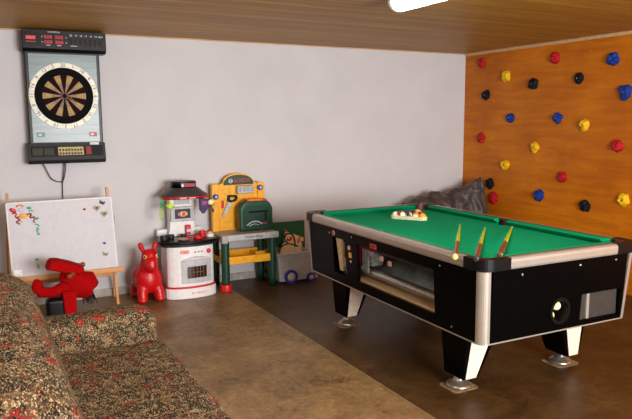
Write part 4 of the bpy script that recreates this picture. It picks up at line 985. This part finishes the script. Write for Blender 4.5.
# worktop, shelf, legs
mb = MB(); mb.box(-.28, .27, -.17, .17, .468, .505, .01, 3); mb.build('worktop', 'topgrey', wbn)
mb = MB(); mb.box(-.235, .265, -.192, -.16, .455, .512, .01, 3); mb.build('front_rail', 'ltgrey', wbn); 
mb = MB(); mb.box(-.285, -.225, -.20, -.12, .44, .515, .012, 3); mb.build('vice_block', 'grey', wbn)
mb = MB(); mb.text('Work-Shop', .036, FRONT(.02, -.1925, .484), .0008); mb.build('front_lettering', 'blackink', wbn)
for (x_, y_) in ((-.235, -.135), (.215, -.135), (-.235, .135), (.215, .135)):
    red = x_ < 0 and y_ < 0
    mb = MB(); mb.lathe([(.034, 0.0 if not red else .055), (.032, .08), (.036, .085), (.038, .28), (.036, .44), (.036, .468)], (x_, y_, 0), seg=20); lg = mb.build('leg', 'dkgreen', wbn)
    if red: mb = MB(); mb.lathe([(.05, 0), (.052, .008), (.05, .06), (.04, .066)], (x_, y_, 0), seg=24); mb.build('red_foot', 'red', lg, 'red foot ring')
mb = MB(); mb.box(-.2, .19, -.13, .12, .245, .256, .003, 1); mb.box(-.25, .235, -.16, -.145, .24, .31, .005, 2); mb.box(-.27, -.255, -.1, .1, .245, .30, .004); mb.box(.235, .25, -.1, .1, .245, .30, .004); mb.box(-.2, .18, .115, .13, .245, .32, .004)
mb.box(-.262, -.195, -.1, .1, .245, .256); mb.box(.18, .245, -.1, .1, .245, .256); mb.build('shelf', 'yellow', wbn)
t = thing('tool_block', 'small yellow block lying in the workbench shelf', 'toy block', (-2.66, -.28, .2565)); MB().box(-.05, .05, -.03, .03, 0, .06, .008, 3).build('block', 'yellow', t)
# drill case
dc = thing('tool_case', 'dark green plastic toy tool case with orange handle on the workbench', 'tool case', (-2.67, -.23, .5125))
mb = MB(); mb.prism([(-.165, .0), (.145, 0), (.155, .03), (.155, .2), (.13, .245), (.10, .27), (-.11, .27), (-.15, .24), (-.17, .2), (-.17, .03)], -.05, .05, 'y', .018, seg=4); mb.build('shell', 'casegreen', dc)
mb = MB(); mb.box(-.08, .065, -.03, .03, .262, .288, .008, 3); mb.build('carry_handle', 'orange', dc)
mb = MB(); mb.box(-.10, -.078, -.04, .04, .262, .284, .005); mb.box(.063, .10, -.04, .04, .262, .284, .005); mb.build('handle_mount', 'red', dc)
mb = MB(); mb.prism([(-.12, .03), (.11, .03), (.12, .06), (.12, .19), (.09, .225), (-.09, .225), (-.13, .19), (-.13, .05)], -.0555, -.048, 'y', .004); fc_ = mb.build('raised_panel', [mat('panel_green', (12, 58, 40), .45)], dc)
mb = MB(); mb.tube(bez([(-.11, -.057, .05), (-.06, -.057, .08), (0, -.057, .08), (.04, -.057, .055)]), .006, 6); mb.tube(bez([(-.09, -.057, .042), (-.04, -.057, .06), (.01, -.057, .05)]), .003, 6); mb.build('tool_print', 'lilac', fc_)
mb = MB(); mb.box(.03, .09, -.058, -.055, .058, .066); mb.build('red_print', 'redink', fc_)
mb = MB(); mb.box(-.09, .1, -.058, -.055, .165, .18, .003); mb.box(.07, .085, -.058, -.055, .09, .165); mb.build('drill_relief', 'blackp', fc_)

# ------------------------------------------------------------------ storage bin with boards
bn = thing('storage_bin', 'grey plastic toy box on violet wheels between workbench and pool table', 'storage box', (-2.35, -.25, 0))
x0, x1 = -.165, .21
bot = [(x0+.015, -.13, .02), (x1-.0, -.13, .02), (x1, .14, .02), (x0+.015, .14, .02)]; top = [(x0-.015, -.15, .285), (x1-.03, -.15, .285), (x1-.03, .15, .285), (x0-.015, .15, .285)]
b = bmesh.new()
def ringv(P): return [b.verts.new(p) for p in P]
def ins(P, d): cx_ = sum(p[0] for p in P)/4; cy_ = sum(p[1] for p in P)/4; return [(p[0]-math.copysign(d, p[0]-cx_), p[1]-math.copysign(d, p[1]-cy_), p[2]) for p in P]
rs = [ringv(bot), ringv(top), ringv(ins(top, .006)), ringv([(p[0], p[1], .03) for p in ins(bot, .006)])]
for i in range(3):
    for j in range(4): b.faces.new((rs[i][j], rs[i][(j+1) % 4], rs[i+1][(j+1) % 4], rs[i+1][j]))
b.faces.new(rs[0][::-1]); b.faces.new(rs[-1]); bmesh.ops.recalc_face_normals(b, faces=b.faces)
bmesh.ops.bevel(b, geom=[e for e in b.edges], offset=.0025, segments=2, affect='EDGES', profile=.5); MB().merge(b, None, True).build('tub', 'grey', bn)
mb = MB(); mb.box(x0-.022, x1-.022, -.158, -.146, .27, .292, .004); mb.box(x0-.022, x1-.022, .146, .158, .27, .292, .004); mb.box(x0-.024, x0-.012, -.158, .158, .27, .292, .004); mb.box(x1-.034, x1-.022, -.158, .158, .27, .292, .004); mb.build('rim', 'grey', bn)
mb = MB(); mb.box(x1-.01, x1+.05, -.12, .12, .01, .04, .008, 2); mb.build('front_lip', 'grey', bn)
for x_, r_ in ((-.045, .065), (.165, .04)):
    for sy in (-1, 1):
        mb = MB(); o1 = circ(x_, r_+.0, r_, k=28); o2 = circ(x_, r_+.0, r_*.68, k=28)
        for j in range(28):
            k_ = (j+1) % 28; ya, yb2 = sy*.140, sy*.170; mb.hull([(o1[j][0], ya, o1[j][1]), (o1[k_][0], ya, o1[k_][1]), (o2[k_][0], ya, o2[k_][1]), (o2[j][0], ya, o2[j][1])], [(o1[j][0], yb2, o1[j][1]), (o1[k_][0], yb2, o1[k_][1]), (o2[k_][0], yb2, o2[k_][1]), (o2[j][0], yb2, o2[j][1])])
        wl = mb.build('wheel', 'violet', bn); mb = MB(); mb.lathe([(r_*.68, .14), (r_*.66, .166), (r_*.3, .174), (0, .174)], (x_, 0, r_), 'y', 24, mtx=Matrix.Scale(sy, 4, (0, 1, 0))); mb.build('hub', 'grey', wl)
# boards
t = thing('green_board', 'plain dark green board standing against the wall behind the grey toy box', 'board', (-2.27, -.05, 0))
mb = MB(); mb.hull([(-.22, -.02, 0), (.2, -.02, 0), (.2, -.008, 0), (-.22, -.008, 0)], [(-.22, .01, .525), (.2, .01, .525), (.2, .022, .525), (-.22, .022, .525)]); mb.build('panel', 'boardgreen', t)
t = thing('play_board', 'pale wooden play board with black and red lines standing in the grey toy box', 'play board', (-2.29, -.2, .032))
P = [(-.20, .02), (.09, -.0), (.17, .30), (-.02, .43)]
mtx = Matrix.Rotation(-.12, 4, 'X'); mb = MB(); mb.prism([(-.175, .02), (.085, .0), (.155, .345), (-.035, .425)], 0, .012, 'y', .002, mtx=mtx); mb.build('panel', 'boardwood', t)
def squig(pts, r, c, nm): 
    bb = MB(); bb.tube(bez([(x_, -.001, z_) for x_, z_ in pts], 10), r, 6); m2 = MB(); m2.merge(bb.b, mtx, True); m2.build(nm, c, t)
squig([(-.115, .27), (-.04, .30), (.03, .29), (.09, .265)], .007, 'blackink', 'black_line'); squig([(-.085, .275), (-.105, .31), (-.06, .32), (-.09, .345)], .007, 'blackink', 'black_line')
squig([(-.02, .31), (-.055, .35), (-.03, .395), (.02, .395), (.045, .36), (.055, .30), (.05, .265)], .008, 'blackink', 'black_curve')
squig([(-.03, .35), (-.01, .335), (.015, .345), (.01, .365)], .010, 'redink', 'red_curve'); squig([(.09, .30), (.105, .34), (.12, .37)], .008, 'redink', 'red_line')
squig([(.12, .31), (.14, .305), (.13, .285), (.145, .275), (.13, .26)], .006, 'blackink', 'black_mark')
mb = MB(); bb = MB(); bb.ball((-.04, .004, .428), .016, sub=2); mb.merge(bb.b, mtx, True); mb.build('red_peg', 'red', t)

# ------------------------------------------------------------------ sofa
sf = thing('sofa', 'sofa in tapestry fabric with tan, green and red motifs', 'sofa', (-4.6, -3.5, 0))
def soft(name, pts_box, r, amp=.006, parent=sf, shear=None, cuts=18, seed=0):
    x0, x1, y0, y1, z0, z1 = pts_box; b = bmesh.new(); bmesh.ops.create_cube(b, size=2); bmesh.ops.subdivide_edges(b, edges=list(b.edges), cuts=cuts, use_grid_fill=True)
    hx, hy, hz = (x1-x0)/2, (y1-y0)/2, (z1-z0)/2; c = Vector(((x0+x1)/2, (y0+y1)/2, (z0+z1)/2))
    for v in b.verts:
        p = Vector((math.sin(v.co.x*PI/2)*hx*.55+v.co.x*hx*.45, math.sin(v.co.y*PI/2)*hy*.3+v.co.y*hy*.7, math.sin(v.co.z*PI/2)*hz*.55+v.co.z*hz*.45))
        q = Vector((max(-hx+r, min(hx-r, p.x)), max(-hy+r, min(hy-r, p.y)), max(-hz+r, min(hz-r, p.z)))); d = p-q
        if d.length > 1e-6: p = q+d.normalized()*min(r, max(d.length, max(abs(d.x), abs(d.y), abs(d.z))))if d.length < r else q+d.normalized()*r
        w = c+p; f = noise.noise(w*4+Vector((seed, 0, 0)))*amp+noise.noise(w*11+Vector((seed, 5, 0)))*amp*.4; w += Vector((f*.5, f*.3, f))
        if shear: w = shear(w)
        v.co = w
    o = MB().merge(b, None, True).build(name, 'tapestry', parent); 
    return o
# local coordinates: x forward is +x
soft('base', (-.27, .405, -.85, .84, .05, .30), .03, .003)
def seat_sh(w): 
    g_ = max(0, 1-((w.x-.08)/.4)**2)*.02 if w.z > .38 else 0; return w+Vector((0, 0, g_))
soft('seat_cushion', (-.16, .435, -.64, .83, .28, .445), .055, .01, shear=seat_sh, cuts=30)
def back_sh(w): return Vector((w.x-.30*(w.z-.45), w.y, w.z))
soft('backrest', (-.30, -.06, -.74, .88, .25, .87), .11, .012, shear=back_sh, cuts=34, seed=4)
soft('armrest', (-.28, .40, .79, 1.02, .06, .605), .08, .006, cuts=24, seed=8)
soft('armrest', (-.28, .43, -.98, -.64, .06, .585), .10, .006, cuts=24, seed=9)
for x_, y_ in ((-.2, -.9), (.36, -.9), (-.2, .82), (.36, .82)): MB().cyl((x_, y_, 0), (x_, y_, .08), .02, .026, 12).build('foot', 'blackp', sf)
